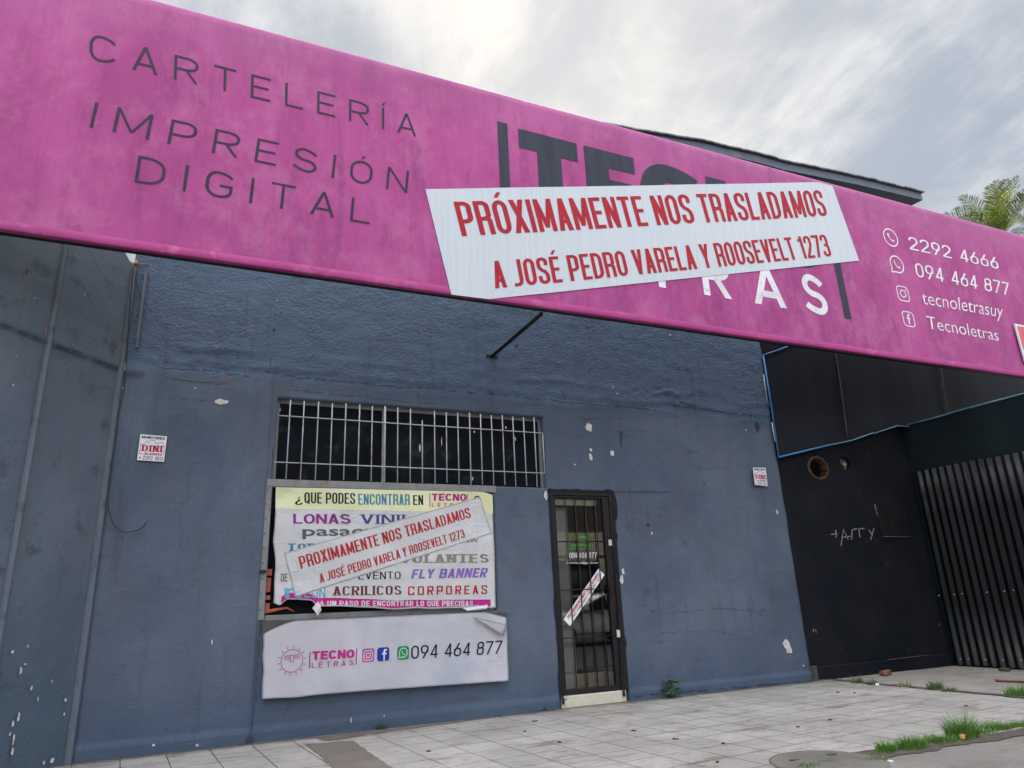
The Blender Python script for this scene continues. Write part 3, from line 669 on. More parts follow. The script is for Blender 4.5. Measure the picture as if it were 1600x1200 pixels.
# chips of bare plaster, holes, black paint smears round the door
def patch(px, py, rx, ry, mi, seed, lift=.004, n=16, rough=.45):
    x, z = U(px, py); k = abs(U(px+1, py)[0]-x); rq = random.Random(seed); o = rq.uniform(0, 90)
    vs = []
    for i in range(n):
        a = 2*math.pi*i/n; s = 1+rough*fbm(math.cos(a)*1.3+o, math.sin(a)*1.3)
        xx, zz = x+rx*k*s*math.cos(a), z+ry*k*s*math.sin(a)
        vs.append((xx, zz))
    dd = max(wall_disp(a, b) for a, b in vs)+lift
    f = bm.faces.new([bm.verts.new((a, -dd, b)) for a, b in vs]); f.material_index = mi
    f.normal_update()
    if f.normal.y > 0: f.normal_flip()
for i, (a, b, c, d, mi) in enumerate([(345, 629, 11, 4.5, 1), (341, 626, 4, 2, 2), (920, 668, 5, 6, 1), (923, 714, 2.5, 5, 1), (923, 703, 2, 2.5, 1), (956, 709, 3.5, 4, 1), (970, 678, 2.2, 4, 2), (970, 690, 1, 9, 2),
    (1228, 1006, 5, 5, 1), (1232, 1014, 4.5, 5, 1), (1046, 524, 2, 1.2, 1), (1183, 666, 3.5, 6, 2), (195, 576, 4, 8, 1), (190, 608, 3, 2, 1), (430, 492, 1.6, 1.6, 2), (439, 489, 1.4, 1.4, 2), (428, 516, 2, 2, 2), (355, 595, 3, 2.5, 3),
    (433, 471, 1, 1, 1), (305, 608, 1.5, 1.2, 1), (806, 541, 2, 1.6, 2), (917, 512, 1.6, 1.6, 2), (1073, 577, 1.6, 1.6, 2), (790, 668, 1, 2, 1), (898, 726, 1.2, 1.2, 1), (956, 605, 1.4, 1.4, 1), (963, 616, 1.2, 1.2, 1),
    (388, 1158, 7, 9, 2), (375, 1165, 9, 4, 2), (240, 1163, 2, 2, 1), (308, 1163, 2.4, 2, 1), (331, 1003, 1, 4, 1), (548, 1125, .9, 4, 1), (1165, 672, 1, 1, 1), (1018, 833, 1.6, 1.6, 1), (1012, 820, 2.5, 2.5, 2),
    (850, 1108, 3, 2.5, 2), (1100, 755, 1, 1.6, 2), (1150, 850, 3, 1.2, 3), (1020, 955, 3, 1, 2), (600, 1118, 1, 1, 1), (1214, 800, 1.5, 3, 1), (1255, 1040, 1.2, 1, 1)]):
    patch(a, b, c, d, mi, i)
rr = random.Random(11)
# black smears hugging the door frame
def ribbon(p0, p1, w0, w1, seed, n=90):
    A, B = U(*p0), U(*p1); prev = None; L = math.hypot(B[0]-A[0], B[1]-A[1]); nx_, nz0 = -(B[1]-A[1])/L, (B[0]-A[0])/L
    for i in range(n+1):
        t = i/n; x, z = A[0]+(B[0]-A[0])*t, A[1]+(B[1]-A[1])*t; k = max(0, nz(t*6, seed))+.5*max(0, nz(t*19, seed+3)); w = w0+w1*k*1.6
        cur = [bm.verts.new((x+nx_*q, -.009-max(0, wall_disp(x+nx_*q, z+nz0*q)), z+nz0*q)) for q in (-.02, w)]
        if prev:
            f = bm.faces.new((prev[0], prev[1], cur[1], cur[0])); f.material_index = 4; f.normal_update()
            if f.normal.y > 0: f.normal_flip()
        prev = cur
ribbon((878, 1100), (857, 766), .006, .030, 1); ribbon((957, 767), (974, 1088), .012, .050, 5); ribbon((856, 765), (958, 768), .006, .02, 9)
for i, (a, b, c, d) in enumerate([(853, 774, 3, 6), (961, 800, 2, 8), (960, 812, 2, 4), (971, 905, 3, 6), (973, 893, 2, 4)]): patch(a, b, c, d, 1, 400+i, .0055)
M_crack = pm('crack shadow dirt', (.03, .035, .05), None, 9, .9); M_rustp = pm('rust spot', (.28, .10, .03), (.18, .07, .03), 30, .8)
# cracks: thin broken ribbons
def crack(pts, wd, seed):
    rq = random.Random(seed); P = []
    for (a, b), (c, d) in zip(pts, pts[1:]):
        n = max(2, int(math.hypot(c-a, d-b)/5))
        for i in range(n): P.append((a+(c-a)*i/n+rq.uniform(-1, 1)*.8, b+(d-b)*i/n+rq.uniform(-1, 1)*1.3))
    W = [U(*p) for p in P]; prev = None
    for i in range(len(W)-1):
        (x0, z0), (x1, z1) = W[i], W[i+1]; L = math.hypot(x1-x0, z1-z0) or 1; nx, nz_ = -(z1-z0)/L, (x1-x0)/L; h = wd*rq.uniform(.3, 1)
        if rq.random() < .22: prev = None; continue
        a = prev or (bm.verts.new((x0+nx*h, -wall_disp(x0, z0)-.004, z0+nz_*h)), bm.verts.new((x0-nx*h, -wall_disp(x0, z0)-.004, z0-nz_*h)))
        b = (bm.verts.new((x1+nx*h, -wall_disp(x1, z1)-.004, z1+nz_*h)), bm.verts.new((x1-nx*h, -wall_disp(x1, z1)-.004, z1-nz_*h)))
        f = bm.faces.new((a[0], a[1], b[1], b[0])); f.material_index = 2; f.normal_update()
        if f.normal.y > 0: f.normal_flip()
        prev = b
for i, (pts, wd) in enumerate([([(395, 577), (470, 590), (560, 598), (620, 605), (700, 607)], .006), ([(450, 609), (520, 616), (640, 628), (700, 632)], .004), ([(700, 610), (800, 618), (880, 628), (960, 635), (1030, 641)], .006),
    ([(260, 593), (350, 602)], .003), ([(905, 655), (990, 655)], .004), ([(1050, 632), (1100, 640), (1180, 650)], .010), ([(1060, 628), (1090, 634)], .009), ([(960, 769), (1030, 769), (1072, 771)], .004), ([(427, 700), (424, 760), (408, 960), (400, 1090), (391, 1150)], .004),
    ([(230, 622), (330, 628)], .003), ([(422, 560), (423, 583)], .004), ([(1060, 660), (1110, 665), (1150, 666)], .002), ([(245, 575), (330, 580), (395, 590)], .005), ([(250, 590), (300, 597), (360, 600)], .003), ([(1110, 1025), (1115, 1075)], .002), ([(280, 551), (305, 550)], .004),
    ([(875, 605), (886, 630)], .004), ([(1000, 945), (1050, 958), (1120, 950), (1200, 955)], .002), ([(1020, 990), (1100, 985), (1160, 992)], .002), ([(395, 1166), (600, 1141), (870, 1108)], .008), ([(984, 1088), (1130, 1076), (1270, 1064)], .007)]): crack(pts, wd, i)
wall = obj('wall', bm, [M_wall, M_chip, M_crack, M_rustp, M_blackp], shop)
# side, back and dark room behind
bm = bmesh.new(); box(bm, FX0+.01, FX1-.03, .201, .203, FZ-.02, FZ); box(bm, FX1-.10, FX1-.035, .08, 6, -.1, FZ); box(bm, FX0-.02, FX0+.04, .05, 6, -.1, 3.4); box(bm, FX0, FX1-.05, 6, 6.1, -.1, FZ-.01); box(bm, FX0, FX1-.05, .1, 6, FZ-.4, FZ-.3); box(bm, FX0, FX1-.05, .1, 6, -.1, .02)
obj('interior', bm, M_dark, shop)
# upper barred window
w1 = (lambda: None)
bm = bmesh.new(); yF = .10
xc = U(602, 700)[0]
for a, b, c, d in ((xL, xR, zR-.045, zR+.02), (xL, xR, zT-.035, zT), (xL, xL+.03, zR+.02, zT-.035), (xR-.03, xR, zR+.02, zT-.035), (xc-.016, xc+.016, zR+.02, zT-.035)): box(bm, a, b, yF-.02, yF+.03, c, d)
wf = obj('barred_window', bm, M_frame, shop)
bm = bmesh.new(); box(bm, xL+.03, xR-.03, yF+.002, yF+.008, zR+.02, zT-.035); obj('pane', bm, M_glass, wf)
bx = [175, 248, 323, 396, 466, 537, 605, 672, 738, 802, 864, 928, 988, 1049, 1109, 1167, 1224, 1280, 1335, 1390, 1443, 1485]
zg0, zg1 = U(640, 757)[1]+.0, zT-.015
for i, b in enumerate(bx):
    X = U(400+b/3.333, 640+b/3.333*.02)[0]; tp = zg1-(.12 if i == 10 else 0)-rr.uniform(0, .012); bt = zg0+rr.uniform(0, .03)
    if i == 21: tp, bt = U(847, 677)[1], U(850, 739)[1]
    bm = bmesh.new(); tube(bm, [(X, -.012, bt), (X+rr.uniform(-.003, .003), -.012, tp)], .0066 if i != 7 else .010, 6); obj('bar', bm, M_grille, wf)
for (a, b) in (((434.5, 650.4), (847, 677.4)), ((427, 724), (850, 739))):
    p, q = U(*a), U(*b); bm = bmesh.new(); tube(bm, [(p[0], -.022, (p[1]+q[1])/2+.004), ((p[0]+q[0])/2, -.022, (p[1]+q[1])/2), (q[0], -.022, (p[1]+q[1])/2-.002)], .006, 6); obj('cross_bar', bm, M_grille, wf)
bm = bmesh.new()
for i, (a, b, c, d) in enumerate([(656, 700, 2, 8), (741, 675, 2.2, 2), (805, 686, 1.8, 5), (738, 748, 1.5, 4), (690, 690, .8, 9), (436, 640, 3, 5)]):
    x, z = U(a, b, yF); k = .0056; vs = [bm.verts.new((x+c*k*math.cos(t*.7)*(1+.4*nz(t, i)), yF-.003, z+d*k*math.sin(t*.7)*(1+.4*nz(t, i+4)))) for t in range(9)]
    bm.faces.new(vs[::-1])
obj('paint_splash', bm, M_chip, wf)
# lower shop window: frame, boards, orange tape, dark glass
bm = bmesh.new()
zA = zR-.05
for a, b, c, d in ((xL-.075, xM+.03, zA-.012, zR+.012), (xL-.075, xL-.005, zS+.01, zA-.012), (xM-.03, xM+.0, zS+.06, zA-.02), (xL-.005, xM-.03, zS+.0, zS+.05)): box(bm, a, b, -.008 if a < xL-.05 else .02, .06, c, d)
bevelled(bm, .003, 1)
wf = obj('shop_window', bm, M_frame, shop)
bm = bmesh.new(); box(bm, xL-.005, xM-.03, .075, .082, zS+.05, zA-.02); obj('pane', bm, M_glass, wf)
for i in range(7):
    a = xL+.3+i*.32; bm = bmesh.new(); box(bm, a, a+.31, .09+.004*i, .11+.004*i, zS+.05, zS+.22+rr.uniform(-.03, .03)); obj('board', bm, M_wood, wf)
for z, h in ((zS+.07, .09), (zS+.19, .04), (zS+.26, .13), (zS+.41, .06)):
    bm = bmesh.new(); box(bm, xL+.0, xL+.045+.01*nz(z*9, 2), .055, .06, z, z+h); obj('warning_tape', bm, M_orange, wf)
bm = bmesh.new(); tube(bm, [(xL+.04, .04, zS+.085), (xL+.12, .035, zS+.10), (xL+.20, .05, zS+.11), (xL+.27, .055, zS+.075)], .02, 6, .006)
for v in bm.verts: v.co.y = .05+(v.co.y-.05)*.3
obj('warning_tape', bm, M_orange, wf)
def rivet(x, y, z):
    bm = bmesh.new(); tube(bm, [(x, y, z), (x, y-.006, z)], .006, 6); obj('rivet', bm, M_iron, wf)
for i in range(16): rivet(xL-.06+i*.145, .0195 if i else -.0085, zR-.02)
for i in range(9): rivet(xL-.045, -.0085, zS+.1+i*.14)
bm = bmesh.new(); x, z = U(412, 893); box(bm, x-.03, x+.02, -.05, -.008, z-.012, z+.012); obj('latch', bm, M_iron, wf)

# ------------------------------------------------------------------ door
def DX(px, py): return U(px, py, .03)
dx0, dx1 = xD0+.0, xD1-.0; zth = U(925, 1083)[1]
bm = bmesh.new()
for a, b, c, d in ((dx0, dx0+.055, zth, zD), (dx1-.06, dx1, zth, zD), (dx0+.055, dx1-.06, zD-.06, zD)): box(bm, a, b, -.004, .07, c, d)
gx0, gx1 = dx0+.085, U(950, 930, .05)[0]
ztp = U(905, 779, .04)[1]; zbt = U(925, 1073, .04)[1]
for a, b, c, d in ((dx0+.055, gx0, zth+.005, zD-.06), (gx1, dx1-.06, zth+.005, zD-.06), (gx0, gx1, ztp, zD-.06), (gx0, gx1, zth+.005, zbt)): box(bm, a, b, .012, .055, c, d)
bevelled(bm, .004, 1); door = obj('door', bm, M_iron, shop); leaf = door
bm = bmesh.new(); box(bm, gx0, gx1, .040, .046, zbt, ztp); obj('pane', bm, M_glassd, leaf)
for i in range(1, 5):
    X = gx0+(gx1-gx0)*i/4.75; bm = bmesh.new(); tube(bm, [(X, .022, zbt-.01), (X, .022, ztp+.01)], .0065, 6); obj('bar', bm, M_iron, leaf)
for z in (U(900, 846, .02)[1], U(910, 921, .02)[1], U(918, 995, .02)[1]): bm = bmesh.new(); tube(bm, [(gx0-.01, .015, z), (gx1+.01, .015, z)], .006, 6); obj('cross_bar', bm, M_iron, leaf)
for (x, z, h) in ((*U(953, 848), .035), (*U(966, 990), .04)): bm = bmesh.new(); box(bm, x-.022, x+.022, -.010, -.004, z-h, z+h); bevelled(bm, .006, 2); obj('lock_plate', bm, M_cream, leaf)
bm = bmesh.new(); x, z = U(953, 921); box(bm, x-.012, x+.012, -.03, .012, z-.05, z+.05); bevelled(bm, .005, 2); obj('handle', bm, M_iron, leaf)
bm = bmesh.new(); zlo = 0.002; box(bm, xD0+.01, xD1-.045, -.008, .18, zlo, zth-.004); bevelled(bm, .008, 2)
th_ = obj('threshold', bm, M_cream, door)
bm = bmesh.new(); x, z = U(883, 1093)
for i in range(3): box(bm, x-.02+.012*i, x-.01+.014*i, -.0105, -.0088, z-.014+.004*i, z+.012-.004*i)
obj('blue_mark', bm, ink('sky blue ink', (.05, .25, .55)), door)
# things seen through the door glass: light column, cream valance, wood counter
bm = bmesh.new(); box(bm, gx0-.05, gx0+.22, .16, .2, .02, zD-.18); obj('curtain', bm, pm('pale curtain', (.75, .72, .66), (.6, .58, .53), 3, .8, stretch=(9, 1, .6)), shop)
bm = bmesh.new(); box(bm, gx0-.02, gx1-.06, .062, .07, ztp-.078, ztp-.004); obj('valance', bm, pm('cream valance', (.88, .80, .62), (.82, .74, .56), 6, .6), leaf)
bm = bmesh.new(); box(bm, gx0+.27, gx1+.3, .25, .6, .02, .30); obj('counter', bm, pm('varnished wood', (.5, .27, .08), (.38, .2, .06), 3, .4, stretch=(1, 1, 6)), shop)
# lettering on the door glass (on its street side)
yg = .0385
zdp = lambda x, y: (860+x/5.4545, 770+y/5.4545)
M_gl = pm('white glass lettering', (.6, .62, .6), (.5, .5, .5), 9, .5)
text('lettering', '094 464 877', 'bebas', [zdp(158, 510), zdp(392, 508), zdp(394, 556), zdp(162, 558)], yg, M_gl, leaf)
ftext('lettering', 'tecnoletras@gmail.com', [zdp(135, 583), zdp(411, 585), zdp(412, 610), zdp(137, 612)], yg, M_gl, leaf, bold=.01)
bm = None
q = QP(zdp(165, 355), zdp(352, 355), zdp(356, 478), zdp(170, 478), yg)
pl = L0(stroke([(0, 0), (0, 1), (1, 1), (1, 0)], .018, .02, True))
for row, (a, b, n) in enumerate(((.22, .78, 7), (.32, .8, 6), (.06, .94, 11))):
    zc = .80-row*.28
    for i in range(n):
        X = a+(b-a)*i/n; pl += L0(rect(X, X+.045, zc-.07, zc+.07, 1))+L0(rect(X+.045, X+.07, zc-.07+.09*(i % 2), zc-.03+.09*(i % 2), 1))
putpolys('green_notice', pl, q, yg, M_greenl, leaf, off=.002)
st = [zdp(115, 1078), zdp(413, 645), zdp(463, 700), zdp(168, 1136)]
Mst = ink('sticker paper', (.80, .80, .83), .5, .92)
P = [U(*p, .03) for p in st]; bm = plate(P, .0345, .001)
sk = obj('sticker', bm, Mst); tag(sk, 'white diagonal sticker with red print on the barred door glass', 'sticker')
qs = Q4(*P)
def sub(q, u0, v0, u1, v1): return Q4(q(u0, v1), q(u1, v1), q(u1, v0), q(u0, v0))
# the sticker's long side runs from lower left to upper right
putpolys('lettering', textpolys('PROXIMAMENTE NOS TRASLADAMOS', 'bebas'), sub(qs, .06, .52, .94, .88), .0345, M_redd, sk, off=.0015)
putpolys('lettering', textpolys('A JOSÉ PEDRO VARELA Y ROOSEVELT 1273', 'bebas'), sub(qs, .10, .16, .92, .42), .0345, M_redd, sk, off=.0015)

# ------------------------------------------------------------------ rear roof
YR = 3.0
rf = [(868, 182), (930, 192), (984, 202), (1055, 213.5), (1092, 219.5), (1182, 240), (1220, 251), (1340, 276), (1439, 300)]
P = [U(a, b, YR) for a, b in rf]; TH = U(1440, 301, YR)[1]-U(1442, 313, YR)[1]
x00 = P[0][0]; x1, z1 = P[-1]; DEP = 5
def zr(x):
    for (a, b), (c, d) in zip(P, P[1:]):
        if x <= c: return b+(d-b)*(x-a)/(c-a)
    return P[-1][1]
bm = bmesh.new(); prev = None; n = 60
for i in range(n+1):
    x = x00+(x1-x00)*i/n; z = zr(x); cur = [bm.verts.new(p) for p in ((x, YR, z-.04), (x, YR, z-TH), (x, YR+DEP, z+.25-TH), (x, YR+DEP, z+.25))]
    if prev:
        for k in range(4): bm.faces.new((prev[k], prev[(k+1) % 4], cur[(k+1) % 4], cur[k]))
    else: bm.faces.new(cur[::-1])
    prev = cur
bm.faces.new(prev); bmesh.ops.recalc_face_normals(bm, faces=bm.faces[:])
M_roofd = pm('dark blue grey fascia', (.055, .07, .092), (.07, .088, .115), 5, .6, stretch=(1, 1, 1), c3=(.14, .13, .10), c3scale=1.1)
roof = obj('roof', bm, M_roofd, shop)
bm = bmesh.new(); n = 420
for side in (0,):
    prev = None
    for i in range(n+1):
        x = x00+(x1+.04-x00)*i/n; wv = .005*math.sin(x*2*math.pi/.21)*max(0, nz(x*.8, 3)+.4)+.012*fbm(x*1.3, 2)+.02*max(0, nz(x*1.7, 8))
        zb = zr(x)-.02+wv
        cur = [bm.verts.new((x, YR-.07+.02*nz(x*3, 1), zb-.012)), bm.verts.new((x, YR-.07+.02*nz(x*3, 1), zb+.022)), bm.verts.new((x, YR+DEP, zb+.30)), bm.verts.new((x, YR+DEP, zb+.27))]
        if prev:
            for a, b in ((0, 1), (1, 2), (2, 3), (3, 0)): bm.faces.new((prev[a], prev[b], cur[b], cur[a]))
        prev = cur
obj('roofing_sheet', bm, pm('old roofing felt', (.16, .16, .17), (.08, .085, .095), 5, .8, .4, 30, c3=(.3, .27, .22), c3scale=2), roof)
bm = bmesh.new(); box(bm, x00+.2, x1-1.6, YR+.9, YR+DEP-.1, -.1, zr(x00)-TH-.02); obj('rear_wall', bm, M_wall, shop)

# ------------------------------------------------------------------ left wall, splayed towards the street
CX = U(159, 800)[0]; 
aw = rad(41); DW = Vector((-math.sin(aw), -math.cos(aw), 0)); NW = Vector((math.cos(aw), -math.sin(aw), 0))
P0 = Vector((FX0-.012, -.02, 0))
def onW(px, py):
    d = ray(px, py); t = (P0-CAM).dot(NW)/d.dot(NW); p = CAM+d*t; return ((p-P0).dot(DW), p.z)
s0, zc0 = onW(207, 412); s1, zc1 = onW(186, 382); zc0 -= .05
sa, za = onW(0, 507); sb, zb_ = onW(188, 577)
lw = tag(bpy.data.objects.new('side_wall', None), 'slanting blue grey side wall with flaking paint at the left end of the shop front', 'wall'); C.objects.link(lw); lw.location = P0
bm = bmesh.new(); ns, nzv = 130, 170; SM = 3.6; g = []
SS = [SM*(i/ns) for i in range(ns+1)]
def wtop(s): return min(5.2, zc0+max(0, s)*(zc1-zc0)/max(.01, s1-s0))
for s in SS:
    col = []
    for j in range(nzv+1):
        z = -.1+(wtop(s)+.1)*j/nzv
        ledge = zb_+(za-zb_)*(s-sb)/(sa-sb)+.015*nz(s*3, 4)
        d = .004*fbm(s*1.5, z*1.5, 5)+.003*fbm(s*7, z*5, 1)+.016*sm(ledge-.004, ledge+.004, z)
        d += .014*(1-sm(.03, .045, s))*(1-sm(2.9, 3.4, z)*0)
        p = P0+DW*s+NW*d; col.append(bm.verts.new((p.x, p.y, z)))
    g.append(col)
for i in range(ns):
    for j in range(nzv): bm.faces.new((g[i+1][j], g[i][j], g[i][j+1], g[i+1][j+1])).smooth = True
def wpatch(px, py, rx, ry, mi, seed):
    s, z = onW(px, py); k = .0062; o = random.Random(seed).uniform(0, 90); vs = []
    for i in range(14):
        a = 2*math.pi*i/14; q = .72*(1+.7*fbm(math.cos(a)*1.4+o, math.sin(a)*1.4)); p = P0+DW*(s+rx*k*q*math.cos(a))+NW*(.022 if z < zb_ else .034); vs.append(bm.verts.new((p.x, p.y, z+ry*k*q*math.sin(a))))
    f = bm.faces.new(vs); f.material_index = mi
    f.normal_update()
    if f.normal.dot(NW) < 0: f.normal_flip()
for i, (a, b, c, d, mi) in enumerate([(29, 1048, 1.8, 6, 1), (46, 1075, 1.6, 4, 1), (56, 1092, 1.3, 4, 1), (99, 1094, 2.6, 2.6, 1), (26, 1120, 2, 6, 1), (17, 1130, 2, 5, 1), (18, 1155, 1.6, 8, 1), (12, 1147, 1.3, 3, 1), (16, 1174, 2, 6, 1), (97, 1116, 1.4, 3, 1), (107, 1134, 1.2, 5, 1), (36, 1038, 1.8, 1.6, 1), (78, 1188, 3, 4, 1),
    (67, 519, 1.4, 6, 3), (78, 522, 1.2, 6, 3), (176, 550, 2, 4, 3), (162, 533, 1.4, 2.5, 2), (37, 426, 1.8, 5, 2), (128, 461, 1, 2.4, 1), (49, 467, .8, .8, 1), (17, 602, 1.2, 2, 1), (45, 384, 1.2, 1, 1), (16, 1019, 2.4, 3, 1), (65, 1192, 2, 3, 1), (23, 557, .8, .8, 1), (78, 1064, 1, 3, 1), (40, 1010, 1, 2, 1), (113, 400, .7, 3, 1), (139, 603, 3, 1, 2)]):
    wpatch(a, b, c, d, mi, i+500)
def wcrack(pts, wd, seed):
    rq = random.Random(seed); P = []
    for (a, b), (c, d) in zip(pts, pts[1:]):
        n = max(2, int(math.hypot(c-a, d-b)/5))
        for i in range(n): P.append((a+(c-a)*i/n+rq.uniform(-1, 1), b+(d-b)*i/n+rq.uniform(-1, 1)))
    W = [onW(*p) for p in P]
    for (q0, z0), (q1, z1) in zip(W, W[1:]):
        if rq.random() < .15: continue
        h = wd*rq.uniform(.4, 1); L = math.hypot(q1-q0, z1-z0) or 1; a, b = -(z1-z0)/L*h, (q1-q0)/L*h; off = .026 if z0 < za+.02 else .036
        vs = []
        for s, z in ((q0+a, z0+b), (q0-a, z0-b), (q1-a, z1-b), (q1+a, z1+b)):
            p = P0+DW*s+NW*off; vs.append(bm.verts.new((p.x, p.y, z)))
        f = bm.faces.new(vs); f.material_index = 2; f.normal_update()
        if f.normal.dot(NW) < 0: f.normal_flip()
for i, (p, wd) in enumerate([([(84, 850), (97, 890), (112, 895)], .002), ([(95, 870), (88, 935)], .002), ([(128, 378), (155, 430), (178, 455)], .003), ([(135, 615), (160, 600)], .002), ([(0, 825), (18, 825), (30, 800)], .002), ([(30, 908), (70, 885)], .002), ([(0, 690), (45, 690)], .003), ([(0, 507), (60, 530), (120, 552), (186, 577)], .010), ([(0, 510), (100, 547), (186, 579)], .007)]): wcrack(p, wd, i+40)
def lw_mat():
    m = M_wall.copy(); m.name = 'grey blue side wall paint'; return m
def shift(v):
    return v
M_lw = pm('weathered grey blue paint', (.088, .112, .140), (.064, .085, .112), 1.1, .65, .5, 26, c3=(.042, .055, .074), c3scale=3.5)
_m = M_lw.node_tree; _p = _m.nodes['Principled BSDF']; _l = _p.inputs['Base Color'].links[0].from_socket
_v = coord(_m, (6, 6, .5)); _c = Mix(_m, Mth(_m, 'MULTIPLY', Ramp(_m, tn(_m, _v, 1.0, 8, .7), .5, .72), .5), _l, (.10, .105, .112))
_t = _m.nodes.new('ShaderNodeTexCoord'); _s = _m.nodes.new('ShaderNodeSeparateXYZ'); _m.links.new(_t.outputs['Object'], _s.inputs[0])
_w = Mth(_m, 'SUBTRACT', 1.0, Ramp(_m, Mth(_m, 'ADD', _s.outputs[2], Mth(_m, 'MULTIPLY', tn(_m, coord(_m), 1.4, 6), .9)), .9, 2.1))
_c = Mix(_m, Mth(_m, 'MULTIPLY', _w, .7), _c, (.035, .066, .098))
_c = Mix(_m, Mth(_m, 'MULTIPLY', Ramp(_m, tn(_m, coord(_m, loc=(5, 5, 5)), 30, 3), .70, .76), .7), _c, (.03, .035, .04)); _m.links.new(_c, _p.inputs['Base Color'])
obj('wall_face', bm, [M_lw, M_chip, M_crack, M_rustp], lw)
def stripbox(s, wd, d0, d1, z0, z1, mat, name):
    bm = bmesh.new(); n = 40; prev = None
    for i in range(n+1):
        z = z0+(z1-z0)*i/n; ww = wd*(1+.12*nz(z*3, s)); cur = []
        for a, b in ((-ww, d0), (-ww*.8, d1), (ww*.8, d1), (ww, d0)):
            p = P0+DW*(s+a)+NW*b; cur.append(bm.verts.new((p.x, p.y, z)))
        if prev:
            for a in range(3): bm.faces.new((prev[a], prev[a+1], cur[a+1], cur[a])).smooth = True
        prev = cur
    bmesh.ops.recalc_face_normals(bm, faces=bm.faces[:]); return obj(name, bm, mat, lw)
sp_, _ = onW(70, 560)
M_strip = pm('pale grey blue paint', (.098, .122, .150), (.082, .104, .130), 3, .6, .4, 30, c3=(.055, .07, .09), c3scale=4)
stripbox(sp_, .020, -.01, .036, -.1, 5.0, M_strip, 'plaster_strip')
stripbox(.015, .018, -.01, .060, -.1, zc0, M_strip, 'corner_bead')
bm = bmesh.new()
A = P0+NW*-.3; pts = [P0+NW*-.02+Vector((0, 0, 0)), P0+DW*SM+NW*-.02, P0+DW*SM+NW*-.2, P0+NW*-.2]
for z0, z1 in ((-.1, 3.2),):
    a = [bm.verts.new((p.x, p.y, z0)) for p in pts]; b = [bm.verts.new((p.x, p.y, z1)) for p in pts]
    for i in range(4): bm.faces.new((a[i], a[(i+1) % 4], b[(i+1) % 4], b[i]))
    bm.faces.new(b); bm.faces.new(a[::-1])
bmesh.ops.recalc_face_normals(bm, faces=bm.faces[:]); obj('wall_core', bm, M_lw, lw)

# ------------------------------------------------------------------ black yard walls, tarpaulin and corrugated fence
def black_mat():
    m, nt, p = newmat('flat black wall paint'); p.inputs['Roughness'].default_value = .7
    v = coord(nt); col = Mix(nt, Ramp(nt, tn(nt, v, 1.2, 7, .6), .3, .7), (.004, .006, .010), (.010, .011, .015))
    col = Mix(nt, Mth(nt, 'MULTIPLY', Ramp(nt, tn(nt, coord(nt, (3, 3, .35)), 1.4, 8, .7), .6, .78), .6), col, (.055, .055, .06))
    col = Mix(nt, Mth(nt, 'MULTIPLY', Ramp(nt, tn(nt, coord(nt, (1, 1, 1.4), loc=(4, 2, 2)), 3.2, 9, .72), .58, .7), .6), col, (.035, .025, .022)); p.inputs['Specular IOR Level'].default_value = .15
    nt.links.new(col, p.inputs['Base Color']); bump(nt, p, tn(nt, v, 25, 6, .65), .6, .012); return m
M_blk = black_mat()
YB = .07; xb0, xb1 = FX1-.03, 8.35*1.2+.14
yard = thing('yard_wall', (8.6, YB, 0), 'black painted yard wall with a rusty round hole and scratched letters', 'wall')
h1 = U(1278, 731, YB); h2 = U(1321, 724, YB)
cu = bpy.data.curves.new('w', 'CURVE'); cu.dimensions = '2D'; cu.fill_mode = 'BOTH'; cu.extrude = .05
def spl(pts):
    s = cu.splines.new('POLY'); s.points.add(len(pts)-1)
    for i, p in enumerate(pts): s.points[i].co = (p[0], p[1], 0, 1)
    s.use_cyclic_u = True
spl([(xb0, -.15), (xb1, -.15), (xb1, 5.6), (xb0, 5.6)])
R1 = .115
def irr(c, rx, rz, n=30, k=.10, o=0): return [(c[0]+rx*math.cos(2*math.pi*i/n)*(1+k*fbm(math.cos(i*.21)*2+o, math.sin(i*.21)*2)), c[1]+rz*math.sin(2*math.pi*i/n)*(1+k*fbm(math.cos(i*.21)*2+o, math.sin(i*.21)*2+7))) for i in range(n)]
H1 = irr(h1, .175, .145, o=3); H2 = irr(h2, .105, .095, o=9); spl(H1); spl(H2)
o = bpy.data.objects.new('w', cu); C.objects.link(o); dg = bpy.context.evaluated_depsgraph_get(); dg.update(); me = bpy.data.meshes.new_from_object(o.evaluated_get(dg))
bm = bmesh.new(); bm.from_mesh(me); bpy.data.objects.remove(o)
for v in bm.verts: v.co = (v.co.x, YB+.05-v.co.z, v.co.y)
bmesh.ops.recalc_face_normals(bm, faces=bm.faces[:]); obj('wall_face', bm, M_blk, yard)
M_rust = pm('flaking rust', (.11, .045, .026), (.045, .026, .02), 14, .9, .8, 40, c3=(.15, .10, .07), c3scale=7)
bm = bmesh.new(); n = 60; a = []; b = []
for i in range(n):
    t = 2*math.pi*i/n; k = 1+.12*fbm(math.cos(t)*3, math.sin(t)*3); j = 1+.10*fbm(math.cos(t)*5, math.sin(t)*5, 4)
    a.append(bm.verts.new((h1[0]+.168*math.cos(t)*j, YB-.016-.01*nz(i, 2), h1[1]+.138*math.sin(t)*j))); b.append(bm.verts.new((h1[0]+.205*math.cos(t)*k, YB-.003, h1[1]+.170*math.sin(t)*k)))
c = [bm.verts.new((v.co.x, YB+.10, v.co.z)) for v in a]
for i in range(n):
    j = (i+1) % n; bm.faces.new((a[i], a[j], b[j], b[i])); bm.faces.new((c[i], c[j], a[j], a[i]))
bmesh.ops.recalc_face_normals(bm, faces=bm.faces[:]); obj('rusty_rim', bm, M_rust, yard)
bm = bmesh.new(); vs = [bm.verts.new((x, YB+.06+.02*nz(i, 3), z)) for i, (x, z) in enumerate(irr(h2, .12, .11, o=9))]; cen = bm.verts.new((h2[0]+.01, YB+.10, h2[1]-.01))
